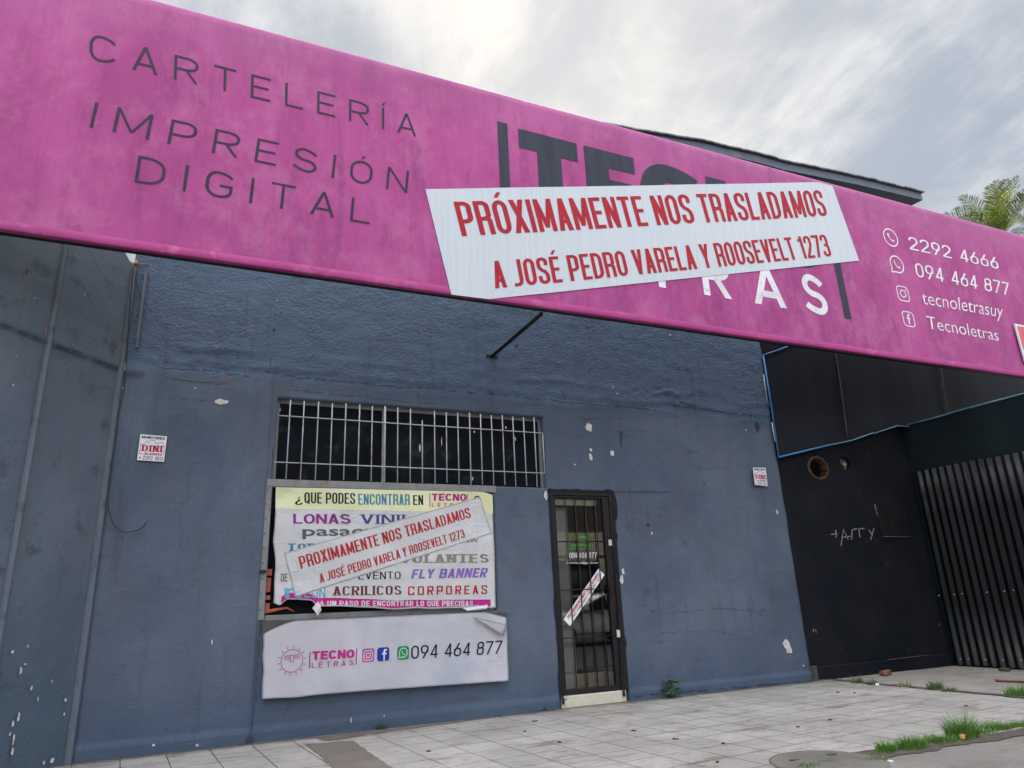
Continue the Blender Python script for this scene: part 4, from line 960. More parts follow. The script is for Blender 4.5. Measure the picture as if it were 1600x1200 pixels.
for i in range(len(vs)): bm.faces.new((vs[i], vs[(i+1) % len(vs)], cen))
obj('broken_pipe', bm, pm('bare mortar', (.09, .07, .05), (.2, .18, .15), 22, .9, .8, 60), yard)
bm = bmesh.new(); tube(bm, [(h2[0]+.01, YB+.03, h2[1]-.005), (h2[0]+.03, YB+.09, h2[1]-.02)], .03, 12); obj('pipe_stub', bm, pm('dull brass', (.22, .17, .09), None, 20, .5, metal=.5), yard)
bm = bmesh.new(); box(bm, xb0, xb1+.2, YB+.5, YB+.55, -.1, 5.6); obj('cavity', bm, M_dark, yard)
# scratched word
sx = lambda x, y: (1150+x/3.529, 520+y/3.529)
M_scr = pm('chalky scratch', (.34, .33, .33), (.12, .12, .12), 30, .9)
pl = []
for pts in ([(522, 1112), (560, 1108)], [(548, 1085), (552, 1130)], [(578, 1175), (592, 1082), (618, 1140)], [(580, 1128), (630, 1122)], [(636, 1140), (640, 1085), (668, 1080)], [(682, 1128), (676, 1082), (708, 1078)], [(742, 1140), (760, 1078)], [(732, 1085), (748, 1112)]):
    pl += L0(stroke([sx(*p) for p in pts], 1.3))
bm = bmesh.new()
for pts, l in pl:
    vs = []
    for a, b in pts: x, z = U(a, b, YB); vs.append(bm.verts.new((x, YB-.003, z)))
    f = bm.faces.new(vs); f.normal_update()
    if f.normal.y > 0: f.normal_flip()
for i, (a, b, c, d) in enumerate([(426, 440, 4, 12), (440, 445, 3, 14), (573, 548, 2, 3), (1120, 410, 2, 12), (712, 640, 1.4, 9), (270, 1005-860, 1, 1), (870, 330, 1, 1), (500, 300, 1, 2)]):
    x, z = U(1150+a/3.529, 860+b/3.529, YB); k = .0019
    bm.faces.new([bm.verts.new((x+c*k*math.cos(-t*.8)*(1+.4*nz(t, i)), YB-.003, z+d*k*math.sin(-t*.8))) for t in range(8)])
obj('scratches', bm, M_scr, yard)
for pxs in (((483, 1010), (530, 1165), 10), ((808, 970), (880, 1170), 9)): pass
# mortar patch with a raised left and lower lip
a, b = U(1366, 788, YB), U(1422, 838, YB)
bm = bmesh.new(); box(bm, a[0], b[0], YB-.02, YB+.01, b[1], a[1]); bevelled(bm, .006, 1)
obj('mortar_patch', bm, pm('dark rough mortar', (.006, .007, .009), (.014, .013, .013), 9, .95, .9, 30, stretch=(1, 1, .3), spec=.1), yard)
bm = bmesh.new(); tube(bm, [(a[0]-.005, YB-.01, a[1]), (a[0]+.01, YB-.012, (a[1]+b[1])/2), (a[0]+.03, YB-.01, b[1])], .008, 5); tube(bm, [(a[0]+.03, YB-.012, b[1]-.005), (b[0], YB-.01, b[1]-.01)], .008, 5)
obj('mortar_lip', bm, pm('pale mortar', (.13, .12, .11), (.05, .05, .05), 18, .9), yard)
# plinth along the foot of the wall
bm = bmesh.new(); z0, z1 = -.05, U(1400, 1027, YB)[1]-.02
box(bm, xb0+.16, xb1-.05, YB-.03, YB-.001, z0, z1); bevelled(bm, .008, 1); obj('plinth', bm, M_blk, yard)
bm = bmesh.new(); q0, q1 = U(1385, 1025, YB-.03), U(1450, 1021, YB-.03); tube(bm, [(q0[0], YB-.034, z1+.004), (q1[0], YB-.034, z1+.010)], .006, 5); obj('rusty_rod', bm, M_rust, yard)
bm = bmesh.new(); box(bm, xb0+.02, xb0+.15, YB-.045, YB-.002, -.05, .17); bevelled(bm, .015, 2); obj('wall_stub', bm, pm('mossy concrete', (.06, .058, .045), (.03, .035, .03), 12, .9, .8, 40), yard)

XS = 8.35*1.2
ztop = XP(1500, 642, XS)[1]
side = tag(bpy.data.objects.new('passage_wall', None), 'very dark wall above and behind the corrugated metal sheets', 'wall'); C.objects.link(side); side.location = (XS, 0, 0)
bm = bmesh.new(); box(bm, XS, XS+.15, -4.5, YB-.002, -.1, ztop-.01)
obj('wall_face', bm, pm('black green wall paint', (.004, .010, .013), (.008, .014, .017), 2, .7, .4, 30, spec=.15), side)
bm = bmesh.new(); tube(bm, [(XS-.004, .02, ztop), (XS-.004, -.5, ztop-.004), (XS-.004, -.9, ztop+.008), (XS-.004, -1.8, ztop), (XS-.004, -3.5, ztop+.01)], .012, 8); obj('edging_tube', bm, M_bluef, side)
# corrugated sheets
XF = XS-.07; fz1 = XP(1510, 722, XF)[1]
fence = thing('metal_fence', (XF, -1.5, 0), 'tall black corrugated metal sheet fence beside the driveway', 'fence')
def cor_mat():
    m, nt, p = newmat('black galvanised sheet'); p.inputs['Metallic'].default_value = .2; p.inputs['Specular IOR Level'].default_value = .4
    v = coord(nt, (1, 1, .3)); col = Mix(nt, Ramp(nt, tn(nt, v, 2.5, 7, .65), .35, .7), (.006, .007, .009), (.013, .015, .017))
    nt.links.new(col, p.inputs['Base Color']); nt.links.new(Mth(nt, 'ADD', .25, Mth(nt, 'MULTIPLY', tn(nt, v, 6, 5), .3)), p.inputs['Roughness']); return m
M_cor = cor_mat()
PER = .118; yy = .0; k = 0
while yy > -4.2:
    L = PER*9; bm = bmesh.new(); n = 9*12; prev = None; jz = rr.uniform(-.012, .012)
    for i in range(n+1):
        y = yy-(L+.03)*i/n; x = XF+.017*math.cos(2*math.pi*(y)/PER)-.0015*(k % 2)-.0008*k; cur = [bm.verts.new((x+.002*nz(y, zq), y, zq)) for zq in (.015+.008*nz(y*3, k), .8, 1.5, 2.1, fz1+jz+.004*nz(y*9, k))]
        if prev:
            for j in range(4): bm.faces.new((prev[j], prev[j+1], cur[j+1], cur[j])).smooth = True
        prev = cur
    bmesh.ops.solidify(bm, geom=bm.faces[:], thickness=.001)
    obj('sheet', bm, M_cor, fence); yy -= L; k += 1
def screw(px, py):
    y, z = XP(px, py, XF-.018); y = round(y/PER)*PER+.0; bm = bmesh.new(); tube(bm, [(XF-.019-.006, y+PER/2*0, z), (XF-.033, y, z)], .008, 8); return obj('screw', bm, M_grille, fence)
for px in (1102, 1188, 1272, 1368, 1465, 1535): screw(1150+px/3.529, 860+250/3.529-(px-1102)*.02)
for px in (1232, 1290, 1356, 1458, 1562): screw(1150+px/3.529, 860+598/3.529+(px-1232)*.006)
# tarpaulin above the blue line
YT = -.012
tarp = thing('tarpaulin', (9.5, YT, 3), 'black tarpaulin edged with blue tube hung across the yard entrance', 'tarpaulin')
tp = [(1215, 715), (1363, 677), (1400, 666)]
pb = [U(*p, YT) for p in tp]; pb.append((15.5, pb[-1][1]+.1))
pt = [U(1190, 556, YT), U(1237, 539, YT), (8.1, 5.2), (15.5, 5.8)]
def lerp_path(P, x):
    for (a, b), (c, d) in zip(P, P[1:]):
        if x <= c: return b+(d-b)*(x-a)/(c-a) if c != a else b
    return P[-1][1]
bm = bmesh.new(); nx_, nzz = 130, 26; g = []
for i in range(nx_+1):
    u = i/nx_; xb = pb[0][0]+(15.5-pb[0][0])*u; xt = pt[0][0]+(15.5-pt[0][0])*u; za_, zb2 = lerp_path(pb, xb), lerp_path(pt, xt); row = []
    for j in range(nzz+1):
        v = j/nzz; x = xb+(xt-xb)*v; z = za_+(zb2-za_)*v; row.append(bm.verts.new((x, YT-.012*nz(x*1.6, z*.7)-.006*math.sin(x*4+z)-.01*math.sin(math.pi*v), z)))
    g.append(row)
for i in range(nx_):
    for j in range(nzz): bm.faces.new((g[i][j], g[i+1][j], g[i+1][j+1], g[i][j+1])).smooth = True
M_tarp = pm('black tarpaulin', (.006, .008, .015), (.011, .012, .018), 2, .6, .3, 3, stretch=(2, 1, .4), spec=.15)
obj('cloth', bm, M_tarp, tarp)
bm = bmesh.new(); T3 = lambda p, o=.02: (p[0], YT-o, p[1])
tube(bm, [T3(pt[1]), T3(((pt[0][0]+pt[1][0])/2, (pt[0][1]+pt[1][1])/2-.006)), T3(pt[0])], .012, 8); tube(bm, [T3((pt[0][0]+.01, pt[0][1])), T3(((pt[0][0]+pb[0][0])/2+.012, (pt[0][1]+pb[0][1])/2)), T3(pb[0])], .012, 8)
mid = ((pb[0][0]+pb[1][0])/2, (pb[0][1]+pb[1][1])/2-.012)
tube(bm, [T3(pb[0]), T3(mid)], .013, 8); obj('edging_tube', bm, M_blue, tarp)
bm = bmesh.new(); tube(bm, [T3(mid), T3(((mid[0]+pb[1][0])/2, (mid[1]+pb[1][1])/2-.022)), T3(pb[1])], .011, 8); tube(bm, [T3((pb[1][0], pb[1][1]-.012)), T3(pb[2]), T3(pb[3])], .011, 8); obj('edging_tube', bm, M_bluef, tarp)
M_seam = pm('brown seam', (.075, .035, .028), (.05, .025, .02), 8, .8)
for a, b in (((1303, 547), (1322, 682)), ((1465, 562), (1478, 650))):
    p, q = U(*a, YT), U(*b, YT); bm = bmesh.new(); n = 14
    tube(bm, [(p[0]+(q[0]-p[0])*i/n, YT-.022-.01*math.sin(math.pi*i/n)-.012*nz((p[0]+(q[0]-p[0])*i/n)*1.6, 2), p[1]+(q[1]-p[1])*i/n) for i in range(n+1)], .011, 6); obj('seam', bm, M_seam, tarp)
# a thin batten nailed to the corner of the shop front
for a, b in (((1193, 585), (1199, 628)), ((1206, 660), (1211, 690))):
    p, q = U(*a, -.03), U(*b, -.03); bm = bmesh.new(); tube(bm, [(p[0], -.03, p[1]), (q[0], -.03, q[1])], .007, 6); obj('corner_batten', bm, M_chip, shop)

# ------------------------------------------------------------------ the big pink sign
YS = -1.44; SZ0, SZ1 = 3.893, 6.375; SX0, SX1 = -4.2, 15.2
sign = thing('shop_sign', (4, YS, 3.9), 'long pink sign board across the shop front with dark and white lettering', 'sign')
def sdisp(x, z): return .010*nz(x*.55, z*.5, 3)+.004*nz(x*2.1, z*1.7, 1)
bm = bmesh.new(); nx_, nzz = 260, 36; g = []
prof = [(.075, 0.0), (.02, -.002), (.0, .012)]      # return under the board
for i in range(nx_+1):
    x = SX0+(SX1-SX0)*i/nx_; col = []
    for dy, dz in prof[:2]: col.append(bm.verts.new((x, YS+dy, SZ0+dz+.004*nz(x*.8, 4))))
    for j in range(nzz+1):
        z = SZ0+.02+(SZ1-SZ0-.04)*j/nzz; col.append(bm.verts.new((x, YS-sdisp(x, z), z)))
    col.append(bm.verts.new((x, YS+.012, SZ1))); col.append(bm.verts.new((x, YS+.075, SZ1)))
    g.append(col)
for i in range(nx_):
    for j in range(len(g[0])-1): bm.faces.new((g[i][j], g[i+1][j], g[i+1][j+1], g[i][j+1])).smooth = True
bmesh.ops.recalc_face_normals(bm, faces=bm.faces[:])
obj('panel', bm, M_pink, sign)
for k, xx in enumerate((-1.35, .42, 2.05, 4.62, 6.45, 8.05, 9.7)):
    bm = bmesh.new(); prev = None
    for i in range(31):
        z = SZ0+.05+(SZ1-SZ0-.08)*i/30; cur = [bm.verts.new((xx+dx, YS-sdisp(xx, z)-dy, z)) for dx, dy in ((-.022, .0004), (-.020, .0017), (.020, .0017), (.022, .0004))]
        if prev:
            for j in range(3): bm.faces.new((prev[j], prev[j+1], cur[j+1], cur[j]))
        prev = cur
    bmesh.ops.recalc_face_normals(bm, faces=bm.faces[:]); obj('welded_seam', bm, M_pink, sign)
# slightly proud hem along the bottom
bm = bmesh.new(); prev = None
for i in range(nx_+1):
    x = SX0+(SX1-SX0)*i/nx_; b = YS-sdisp(x, SZ0+.05)-.004; w_ = .004*nz(x*.8, 4)
    cur = [bm.verts.new(p) for p in ((x, b+.004, SZ0+.080+w_), (x, b+.001, SZ0+.078+w_), (x, b+.0005, SZ0+.014+w_), (x, b+.004, SZ0+.002+w_), (x, b+.02, SZ0+.000+w_))]
    if prev:
        for j in range(4): bm.faces.new((prev[j], prev[j+1], cur[j+1], cur[j])).smooth = True
    prev = cur
bmesh.ops.recalc_face_normals(bm, faces=bm.faces[:])
M_hem = pm('bright pink hem', (.31, .050, .165), (.26, .040, .14), 3, .6, stretch=(1, 1, 1), c3=(.36, .085, .20), c3scale=4, spec=.08)
obj('hem', bm, M_hem, sign)
bm = bmesh.new()
for z in (SZ0-.010, (SZ0+SZ1)/2, SZ1-.08): box(bm, SX0+.05, SX1-.05, YS+.03, YS+.07, z, z+.04)
for i in range(13): box(bm, SX0+.3+i*1.55, SX0+.35+i*1.55, YS+.032, YS+.069, SZ0+.031, SZ1-.081)
obj('back_frame', bm, M_iron, sign)
bm = bmesh.new(); box(bm, SX0, SX1, YS+.077, YS+.081, SZ0+.01, SZ1-.01); obj('bounce_sheet', bm, pm('pale backing sheet', (.62, .60, .62), (.5, .48, .5), 3, .7), sign)  # unseen back of the sign, made pale to bounce light onto the wall
def brace(x, z, mat=M_iron):
    bm = bmesh.new(); tube(bm, [(x, -.01, z), (x, YS+.1, z-.0)], .022, 10)
    box(bm, x-.07, x+.07, -.022, -.004, z-.014, z+.014); return obj('brace', bm, mat, sign)
bx_, bz_ = U(768, 560); brace(bx_, bz_+.02)
brace(-2.6, bz_+.02)
yl = YS
SQ = lambda TL, TR, BR, BL: (TL, TR, BR, BL)
text('lettering', 'CARTELERÍA', 'geo', SQ((141, 52), (650, 181), (650, 213.5), (139, 92)), yl, M_tagd, sign, sdisp)
text('lettering', 'IMPRESIÓN', 'geo', SQ((149, 160), (639, 268), (636, 302), (140, 199)), yl, M_tagd, sign, sdisp)
text('lettering', 'DIGITAL', 'geo', SQ((216.5, 243), (580, 315), (577, 351), (210, 284.5)), yl, M_tagd, sign, sdisp)
def xz(x0, x1, z0, z1): return Q4((x0, z1), (x1, z1), (x1, z0), (x0, z0))
BAR = textpolys('I', 'bebas')
putpolys('lettering', L0(rect(0, 1, 0, 1, 12)), xz(2.588, 2.705, 4.345, 5.995), YS, M_slate, sign, sdisp)
putpolys('lettering', L0(rect(0, 1, 0, 1, 12)), xz(7.285, 7.405, 4.345, 5.995), YS, M_slate, sign, sdisp)
def onel(ch, x0, x1, z0, z1, mat, style, **kw): return putpolys('lettering', textpolys(ch, style, **kw), xz(x0, x1, z0, z1), YS, mat, sign, sdisp)
big = dict(t=.31, th=.205)
onel('T', 2.831, 3.552, 4.98, 5.968, M_slate, 'black', w=.77, t=.30, th=.245)
onel('E', 3.642, 4.308, 4.98, 5.968, M_slate, 'black', w=.76, t=.31, th=.225)
onel('C', 4.36, 5.26, 4.96, 5.985, M_slate, 'black', w=.94, t=.32, th=.24)
onel('N', 5.345, 6.16, 4.98, 5.968, M_slate, 'black', w=.83, t=.29, th=.24)
onel('O', 6.22, 7.2, 4.96, 5.985, M_slate, 'black', w=1.0, t=.32, th=.24)
lz0, lz1 = 4.343, 4.875
onel('L', 2.83, 3.13, lz0, lz1, M_white_l, 'letras'); onel('E', 3.55, 3.88, lz0, lz1, M_white_l, 'letras')
onel('T', 4.30, 4.72, lz0, lz1, M_white_l, 'letras', w=.8); onel('R', 5.083, 5.487, lz0, lz1, M_white_l, 'letras', w=.75)
onel('A', 5.825, 6.322, lz0, lz1, M_white_l, 'letras', w=.9); onel('S', 6.64, 7.03, lz0-.005, lz1+.005, M_white_l, 'letras', w=.72)
text('lettering', '2292 4666', 'round', SQ((1418, 369), (1557.5, 402.8), (1560.5, 421), (1421.5, 389.6)), yl, M_white_l, sign, sdisp)
text('lettering', '094 464 877', 'round', SQ((1428.4, 410.2), (1575, 442.2), (1576.5, 462), (1432, 432.3)), yl, M_white_l, sign, sdisp)
ftext('lettering', 'tecnoletrasuy', SQ((1438.5, 454), (1566.6, 477), (1566, 503), (1443.5, 482)), yl, M_white_l, sign, sdisp, bold=-.008)
ftext('lettering', 'Tecnoletras', SQ((1446.3, 493.5), (1557.5, 515), (1560.5, 533), (1450, 513.5)), yl, M_white_l, sign, sdisp, bold=-.008)
for nm, c, h, fn in (('phone_icon', (1391.6, 371.2), 13.4, lambda: L0(stroke(ringpts(0, 0, .93, .93, 40), .13, None, True))+L0(handset(.8), 1)),
    ('chat_icon', (1401.1, 413.5), 13.6, lambda: L0(stroke(ringpts(.02, .03, .9, .9, 40, -110, 205), .14))+L0(stroke([(-.78, -.35), (-.92, -.92), (-.3, -.82)], .14), 1)+L0(handset(.75), 2)),
    ('camera_icon', (1410.9, 459), 12, lambda: L0(stroke(rsq(.9, .45), .14, None, True))+L0(stroke(ringpts(0, 0, .42, .42, 24), .14, None, True), 1)+L0([ringpts(.52, .52, .11, .11, 10)], 2)),
    ('letter_icon', (1419.7, 498.6), 12, lambda: L0(stroke(rsq(.9, .45), .14, None, True))+L0(stroke([(.32, .55), (.1, .55), (0, .4), (0, -.62)], .22), 1)+L0(rect(-.3, .3, -.02, .17, 1), 2))):
    putpolys(nm, fn(), icon_frame(c, h, YS), YS, M_white_l, sign, sdisp)
# white notice taped over the sign
wb = [(664, 296.5), (1278, 285), (1300, 291), (1342, 407.5), (764, 467.5), (705, 460.5)]
nb = thing('notice_banner', (4.5, YS-.01, 4.8), 'big white notice with two lines of red capitals pasted askew over the pink sign', 'banner')
W = [U(*p, YS) for p in wb]
qb = Q4(W[0], W[2], W[3], W[5])
def poly_grid(name, P, y, mat, parent, disp, off, thick=.0012, cell=.09):
    bm = bmesh.new(); vs = [bm.verts.new((x, 0, z)) for x, z in P]; bm.faces.new(vs)
    x0, x1 = min(p[0] for p in P), max(p[0] for p in P); z0, z1 = min(p[1] for p in P), max(p[1] for p in P)
    for nrm, a, b in (((1, 0, 0), x0, x1), ((0, 0, 1), z0, z1)):
        n = int((b-a)/cell)
        for i in range(1, n+1):
            co = (a+(b-a)*i/(n+1), 0, 0) if nrm[0] else (0, 0, a+(b-a)*i/(n+1))
            bmesh.ops.bisect_plane(bm, geom=bm.verts[:]+bm.edges[:]+bm.faces[:], plane_co=co, plane_no=nrm)
    for v in bm.verts: v.co.y = y-off-disp(v.co.x, v.co.z)
    for f in bm.faces:
        f.normal_update()
        if f.normal.y > 0: f.normal_flip()
    bmesh.ops.solidify(bm, geom=bm.faces[:], thickness=thick)
    return obj(name, bm, mat, parent)
def ndisp(x, z): return sdisp(x, z)+.001*nz(x*3.1, z*2.4, 6)+.002
poly_grid('sheet', W, YS, M_white, nb, ndisp, .005)
text('lettering', 'PRÓXIMAMENTE NOS TRASLADAMOS', 'bebas', SQ((707.8, 316.3), (1281.5, 297.5), (1293, 337.5), (721.6, 369.5)), YS, M_red, nb, ndisp, .0085)
text('lettering', 'A JOSÉ PEDRO VARELA Y ROOSEVELT 1273', 'bebas', SQ((766, 409), (1288.5, 366.5), (1299.5, 400.5), (773.5, 450.8)), YS, M_red, nb, ndisp, .0085)
# small red and white sign at the right end
P = [U(1584, 506, YS-.03), U(1640, 512, YS-.03), U(1668, 640, YS-.03), U(1607, 596, YS-.03)]
x0, z1_ = P[0]; z0_ = z1_-.62; bm = bmesh.new(); box(bm, x0, x0+1.1, YS-.045, YS-.02, z0_, z1_); bevelled(bm, .004, 1)
ss = obj('small_sign', bm, M_white_l); tag(ss, 'small red and white sign fixed low on the right end of the pink board', 'sign')
bm = bmesh.new(); box(bm, x0+.035, x0+1.065, YS-.049, YS-.0455, z1_-.40, z1_-.035); obj('red_field', bm, pm('sign red', (.55, .06, .08), None, 5, .5), ss)
putpolys('lettering', textpolys('A', 'boldc'), xz(x0+.10, x0+.32, z1_-.35, z1_-.09), YS-.05, M_white_l, ss)

# ------------------------------------------------------------------ banner stretched over the shop window
z7 = lambda x, y: (420+x/4.21, 740+y/4.21)
Y1 = -.045
b1 = thing('product_banner', (1.8, Y1, 1.5), 'creased white banner listing coloured product names over the shop window', 'banner')
B1 = [z7(46, 88), z7(1472, 122), z7(1496, 884), z7(30, 868)]
q1 = QP(*B1, Y1)
def d1(x, z):
    d = .010*fbm(x*2.2, z*2.2, 2)+.004*nz(x*9, z*6, 4)
    l = max(0, (xL+.25-x)/.25); d += .03*l*l*nz(z*4, 2)*1.2
    d += .008*math.sin((x*.5+z)*9+2*nz(x, z))*.5
    bz = max(0, 1-(z-zS-.09)/.14); d -= .010*min(1, bz)
    return d
def e1(u, v):
    uu = u; vv = v
    # wavy left edge, torn and curled lower edge
    le = .5*(-.012*math.exp(-((v-.55)/.12)**2)+.010*math.exp(-((v-.30)/.12)**2)+.006*nz(v*6, 1)); uu = u+le*(1-u)**4
    be = .05*sm(.02, .06, u)*(1-sm(.15, .185, u))+.012*nz(u*9, 4)+.02*(1-sm(0, .03, u))
    be += .018*math.exp(-((u-.55)/.2)**2)*-1
    vv = v+be*(1-v)**5
    if u > .93: vv -= .03*((u-.93)/.07)**2*v**8
    return uu, vv
drape('sheet', B1, Y1, M_white_p, b1, d1, 120, 70, e1)
def t1(txt, style, x0, x1, y0, y1, mat, slope=0.0, sh=0, **kw):
    s = slope*(x1-x0); Qd = (z7(x0+sh, y0), z7(x1+sh, y0+s), z7(x1, y1+s), z7(x0, y1))
    return text('lettering', txt, style, Qd, Y1, mat, b1, d1, .002, **kw)
def band(name, u0, u1, v0, v1, mat, off, fn=None):
    bm = bmesh.new(); n, m = 100, 8; g = []
    for i in range(n+1):
        col = []
        for j in range(m+1):
            u, v = u0+(u1-u0)*i/n, v0+(v1-v0)*j/m; 
            if fn: u, v = fn(u, v)
            uu, vv = e1(u, v); x, z = q1(uu, vv); col.append(bm.verts.new((x, Y1-d1(x, z)-off, z)))
        g.append(col)
    for i in range(n):
        for j in range(m): bm.faces.new((g[i][j], g[i+1][j], g[i+1][j+1], g[i][j+1])).smooth = True
    return obj(name, bm, mat, b1)
band('lime_band', .001, .999, .812, .999, M_lime, .0010)
band('magenta_band', .03, .975, .012, .068, M_mag, .0010)
def sl(x): return 0
t1('¿', 'bebas', 172, 215, 140, 196, M_black); t1('QUE PODES', 'bebas', 235, 568, 122, 194, M_black, .02); t1('ENCONTRAR', 'bebas', 588, 926, 132, 204, M_teal, .012); t1('EN', 'bebas', 948, 1015, 142, 207, M_black)
t1('TECNO', 'bold', 1072, 1300, 131, 178, M_mag, .01); t1('LETRAS', 'letras', 1072, 1298, 192, 218, M_mag, .01); t1('I', 'bebas', 1057, 1063, 130, 218, M_mag); t1('I', 'bebas', 1302, 1308, 133, 180, M_mag); t1('?', 'round', 1350, 1390, 146, 216, M_black)
t1('LONAS', 'bold', 160, 540, 265, 330, M_purp, .0, w=.86, t=.22, th=.16); t1('VINILO', 'serif', 605, 1040, 268, 330, M_ind, .01, w=.8)
ftext('lettering', 'pasaca', (z7(220, 366), z7(700, 362), z7(700, 430), z7(220, 432)), Y1, M_grey, b1, d1, .002, bold=.02)
t1('TOBILLERAS', 'slab', 125, 700, 460, 512, M_teal, 0, t=.25); t1('DE', 'round', 80, 122, 658, 710, M_black, .0); t1('CUMPLE O EVENTO', 'round', 150, 866, 652, 702, M_black, -.012)
ftext('lettering', 'n', (z7(100, 752), z7(215, 752), z7(215, 818), z7(105, 818)), Y1, M_cyan, b1, d1, .002, bold=.01)
t1('EON', 'squaren', 236, 372, 752, 818, M_cyan, 0)
t1('VOLANTES', 'slab', 865, 1446, 532, 588, M_taupe, -.004, t=.24, sh=0); t1('FLY BANNER', 'boldc', 935, 1430, 630, 692, M_viol, -.02, sh=14); t1('ACRILICOS', 'serif', 424, 872, 742, 802, M_maroon, -.012, t=.2, th=.1); t1('CORPOREAS', 'square', 916, 1438, 742, 800, M_crim, -.016)
t1('JUEGO', 'round', 1250, 1372, 405, 452, M_black, -.02)
t1('A UN PASO DE ENCONTRAR LO QUE PRECISAS...', 'boldc', 335, 1382, 836, 872, M_white_l, 0, k=1)
# the overlaid strip
sticker = [z7(100, 522), z7(1390, 152), z7(1468, 393), z7(172, 814)]
def d1b(x, z): return d1(x, z)+.0029
so = tag(bpy.data.objects.new('notice_strip', None), 'white strip with red moving notice stuck slanting across the product banner', 'banner'); C.objects.link(so); so.location = (1.8, Y1-.01, 1.5)
drape('sheet', sticker, Y1, M_white_p, so, d1b, 110, 24, None, thick=.0003)
def t1b(txt, quad): return text('lettering', txt, 'bebas', quad, Y1, M_redd, so, d1b, .0022)
t1b('PROXIMAMENTE NOS TRASLADAMOS', (z7(192, 548), z7(1316, 222), z7(1332, 288), z7(212, 628)))
t1b('A JOSÉ PEDRO VARELA Y ROOSEVELT 1273', (z7(330, 660), z7(1276, 365), z7(1290, 420), z7(340, 720)))
# curled flaps of the torn lower edge
bm = bmesh.new()
def flap(pts, y0, y1, n=8):
    a = [U(*z7(*p), Y1) for p in pts]; g = []
    for i in range(n+1):
        t = i/n; row = []
        for j in range(n+1):
            s = j/n; x = (a[0][0]*(1-t)+a[1][0]*t)*(1-s)+(a[3][0]*(1-t)+a[2][0]*t)*s; z = (a[0][1]*(1-t)+a[1][1]*t)*(1-s)+(a[3][1]*(1-t)+a[2][1]*t)*s
            row.append(bm.verts.new((x, Y1-y0-(y1-y0)*s-.025*math.sin(math.pi*s), z)))
        g.append(row)
    for i in range(n):
        for j in range(n): bm.faces.new((g[i][j], g[i+1][j], g[i+1][j+1], g[i][j+1])).smooth = True
flap([(285, 885), (325, 838), (342, 900), (318, 935)], .005, .03)
flap([(1270, 885), (1440, 862), (1420, 892), (1300, 905)], .0, .035)
bmesh.ops.solidify(bm, geom=bm.faces[:], thickness=.0012)
obj('curled_edge', bm, M_white_p, b1)

# ------------------------------------------------------------------ white board under the window
z4 = lambda x, y: (400+x/4, 940+y/4)
Y2 = -.05
bb = thing('phone_banner', (1.8, Y2, .5), 'long white banner with sun face logo and phone number under the shop window', 'banner')
P = [U(*p, -.036) for p in (z4(42, 118), z4(1565, 70), z4(1572, 470), z4(42, 600))]; bm = plate(P, -.036, .012); obj('backing_board', bm, M_board, bb)
B2 = [z4(47, 150), z4(1563, 80), z4(1577, 496), z4(36, 610)]
q2 = QP(*B2, Y2)
def e2(u, v):
    vv = v; uu = u+.006*nz(v*4, 2)*(1-u)**3
    if u < .13: vv = v-(.17*(1-u/.13)**1.6-.055*1)*v**3*1.0
    elif u < .9: vv = v+.055*v**3
    else: vv = v+(.055-.10*((u-.9)/.1)**1)*v**3
    vv += (.012*math.exp(-((u-.12)/.05)**2)-.03*math.sin(u*3.1)*.3)*(1-v)**3*-1
    return uu, vv
def d2(x, z): return .006*fbm(x*1.1, z*1.7, 8)+.002*nz(x*6, z*6, 3)+.012
drape('sheet', B2, Y2, M_white_s, bb, d2, 110, 40, e2)
# folded corner top right
bm = bmesh.new(); a = [U(*p, Y2) for p in (z4(1350, 98), z4(1566, 146), z4(1532, 212))]
ys_ = (.020, .022, .055)
n = 10
g = {}
for i in range(n+1):
    for j in range(n+1-i):
        s, t = i/n, j/n; r_w = 1-s-t; x = a[0][0]*r_w+a[1][0]*s+a[2][0]*t; z = a[0][1]*r_w+a[1][1]*s+a[2][1]*t
        g[i, j] = bm.verts.new((x, Y2-(ys_[0]*r_w+ys_[1]*s+ys_[2]*t)-.02*math.sin(math.pi*min(1, (s+t)*.9)), z))
for i in range(n):
    for j in range(n-i):
        bm.faces.new((g[i, j], g[i, j+1], g[i+1, j])).smooth = True
        if j < n-i-1: bm.faces.new((g[i+1, j], g[i, j+1], g[i+1, j+1])).smooth = True
bmesh.ops.solidify(bm, geom=bm.faces[:], thickness=.001); obj('folded_corner', bm, M_white_l, bb)
def t2(txt, style, TL, TR, BR, BL, mat, **kw): return text('lettering', txt, style, (z4(*TL), z4(*TR), z4(*BR), z4(*BL)), Y2, mat, bb, d2, .004, **kw)
t2('TECNO', 'bold', (350, 311), (614, 297), (612, 351), (347, 364), M_mag, w=.9, t=.29, th=.22); t2('LETRAS', 'round', (348, 381), (607, 363), (606, 397), (346, 413), M_mag, gap=.55, w=.66, t=.14)
t2('I', 'bebas', (334, 313), (340, 313), (336, 415), (329, 415), M_mag); t2('I', 'bebas', (625, 292), (631, 292), (626, 391), (620, 391), M_mag)
t2('094 464 877', 'futura', (967, 276), (1536, 242), (1527, 325), (966, 358), M_navy)
fr = icon_frame(z4(223, 370), 23, Y2)
pl = L0(stroke(ringpts(0, 0, .76, .76, 48), .045, None, True))
for i in range(14):
    a = 2*math.pi*i/14+.15; c, s = math.cos(a), math.sin(a); pl += L0(stroke([(c*.84, s*.84), (c*1.02, s*1.02)], .045))
pl += L0(stroke([(-.5, .36), (.5, .40)], .035))+L0(stroke([(-.12, .34), (-.12, -.08), (.14, -.06), (.1, -.06)], .035), 1)+L0(stroke([(.1, .34), (.08, -.08)], .035), 1)+L0(stroke([(-.5, .28), (-.2, .28), (-.2, .12), (-.5, .12)], .035, None, True), 1)+L0(stroke([(.2, .3), (.5, .3), (.5, .16), (.2, .16)], .035, None, True), 1)
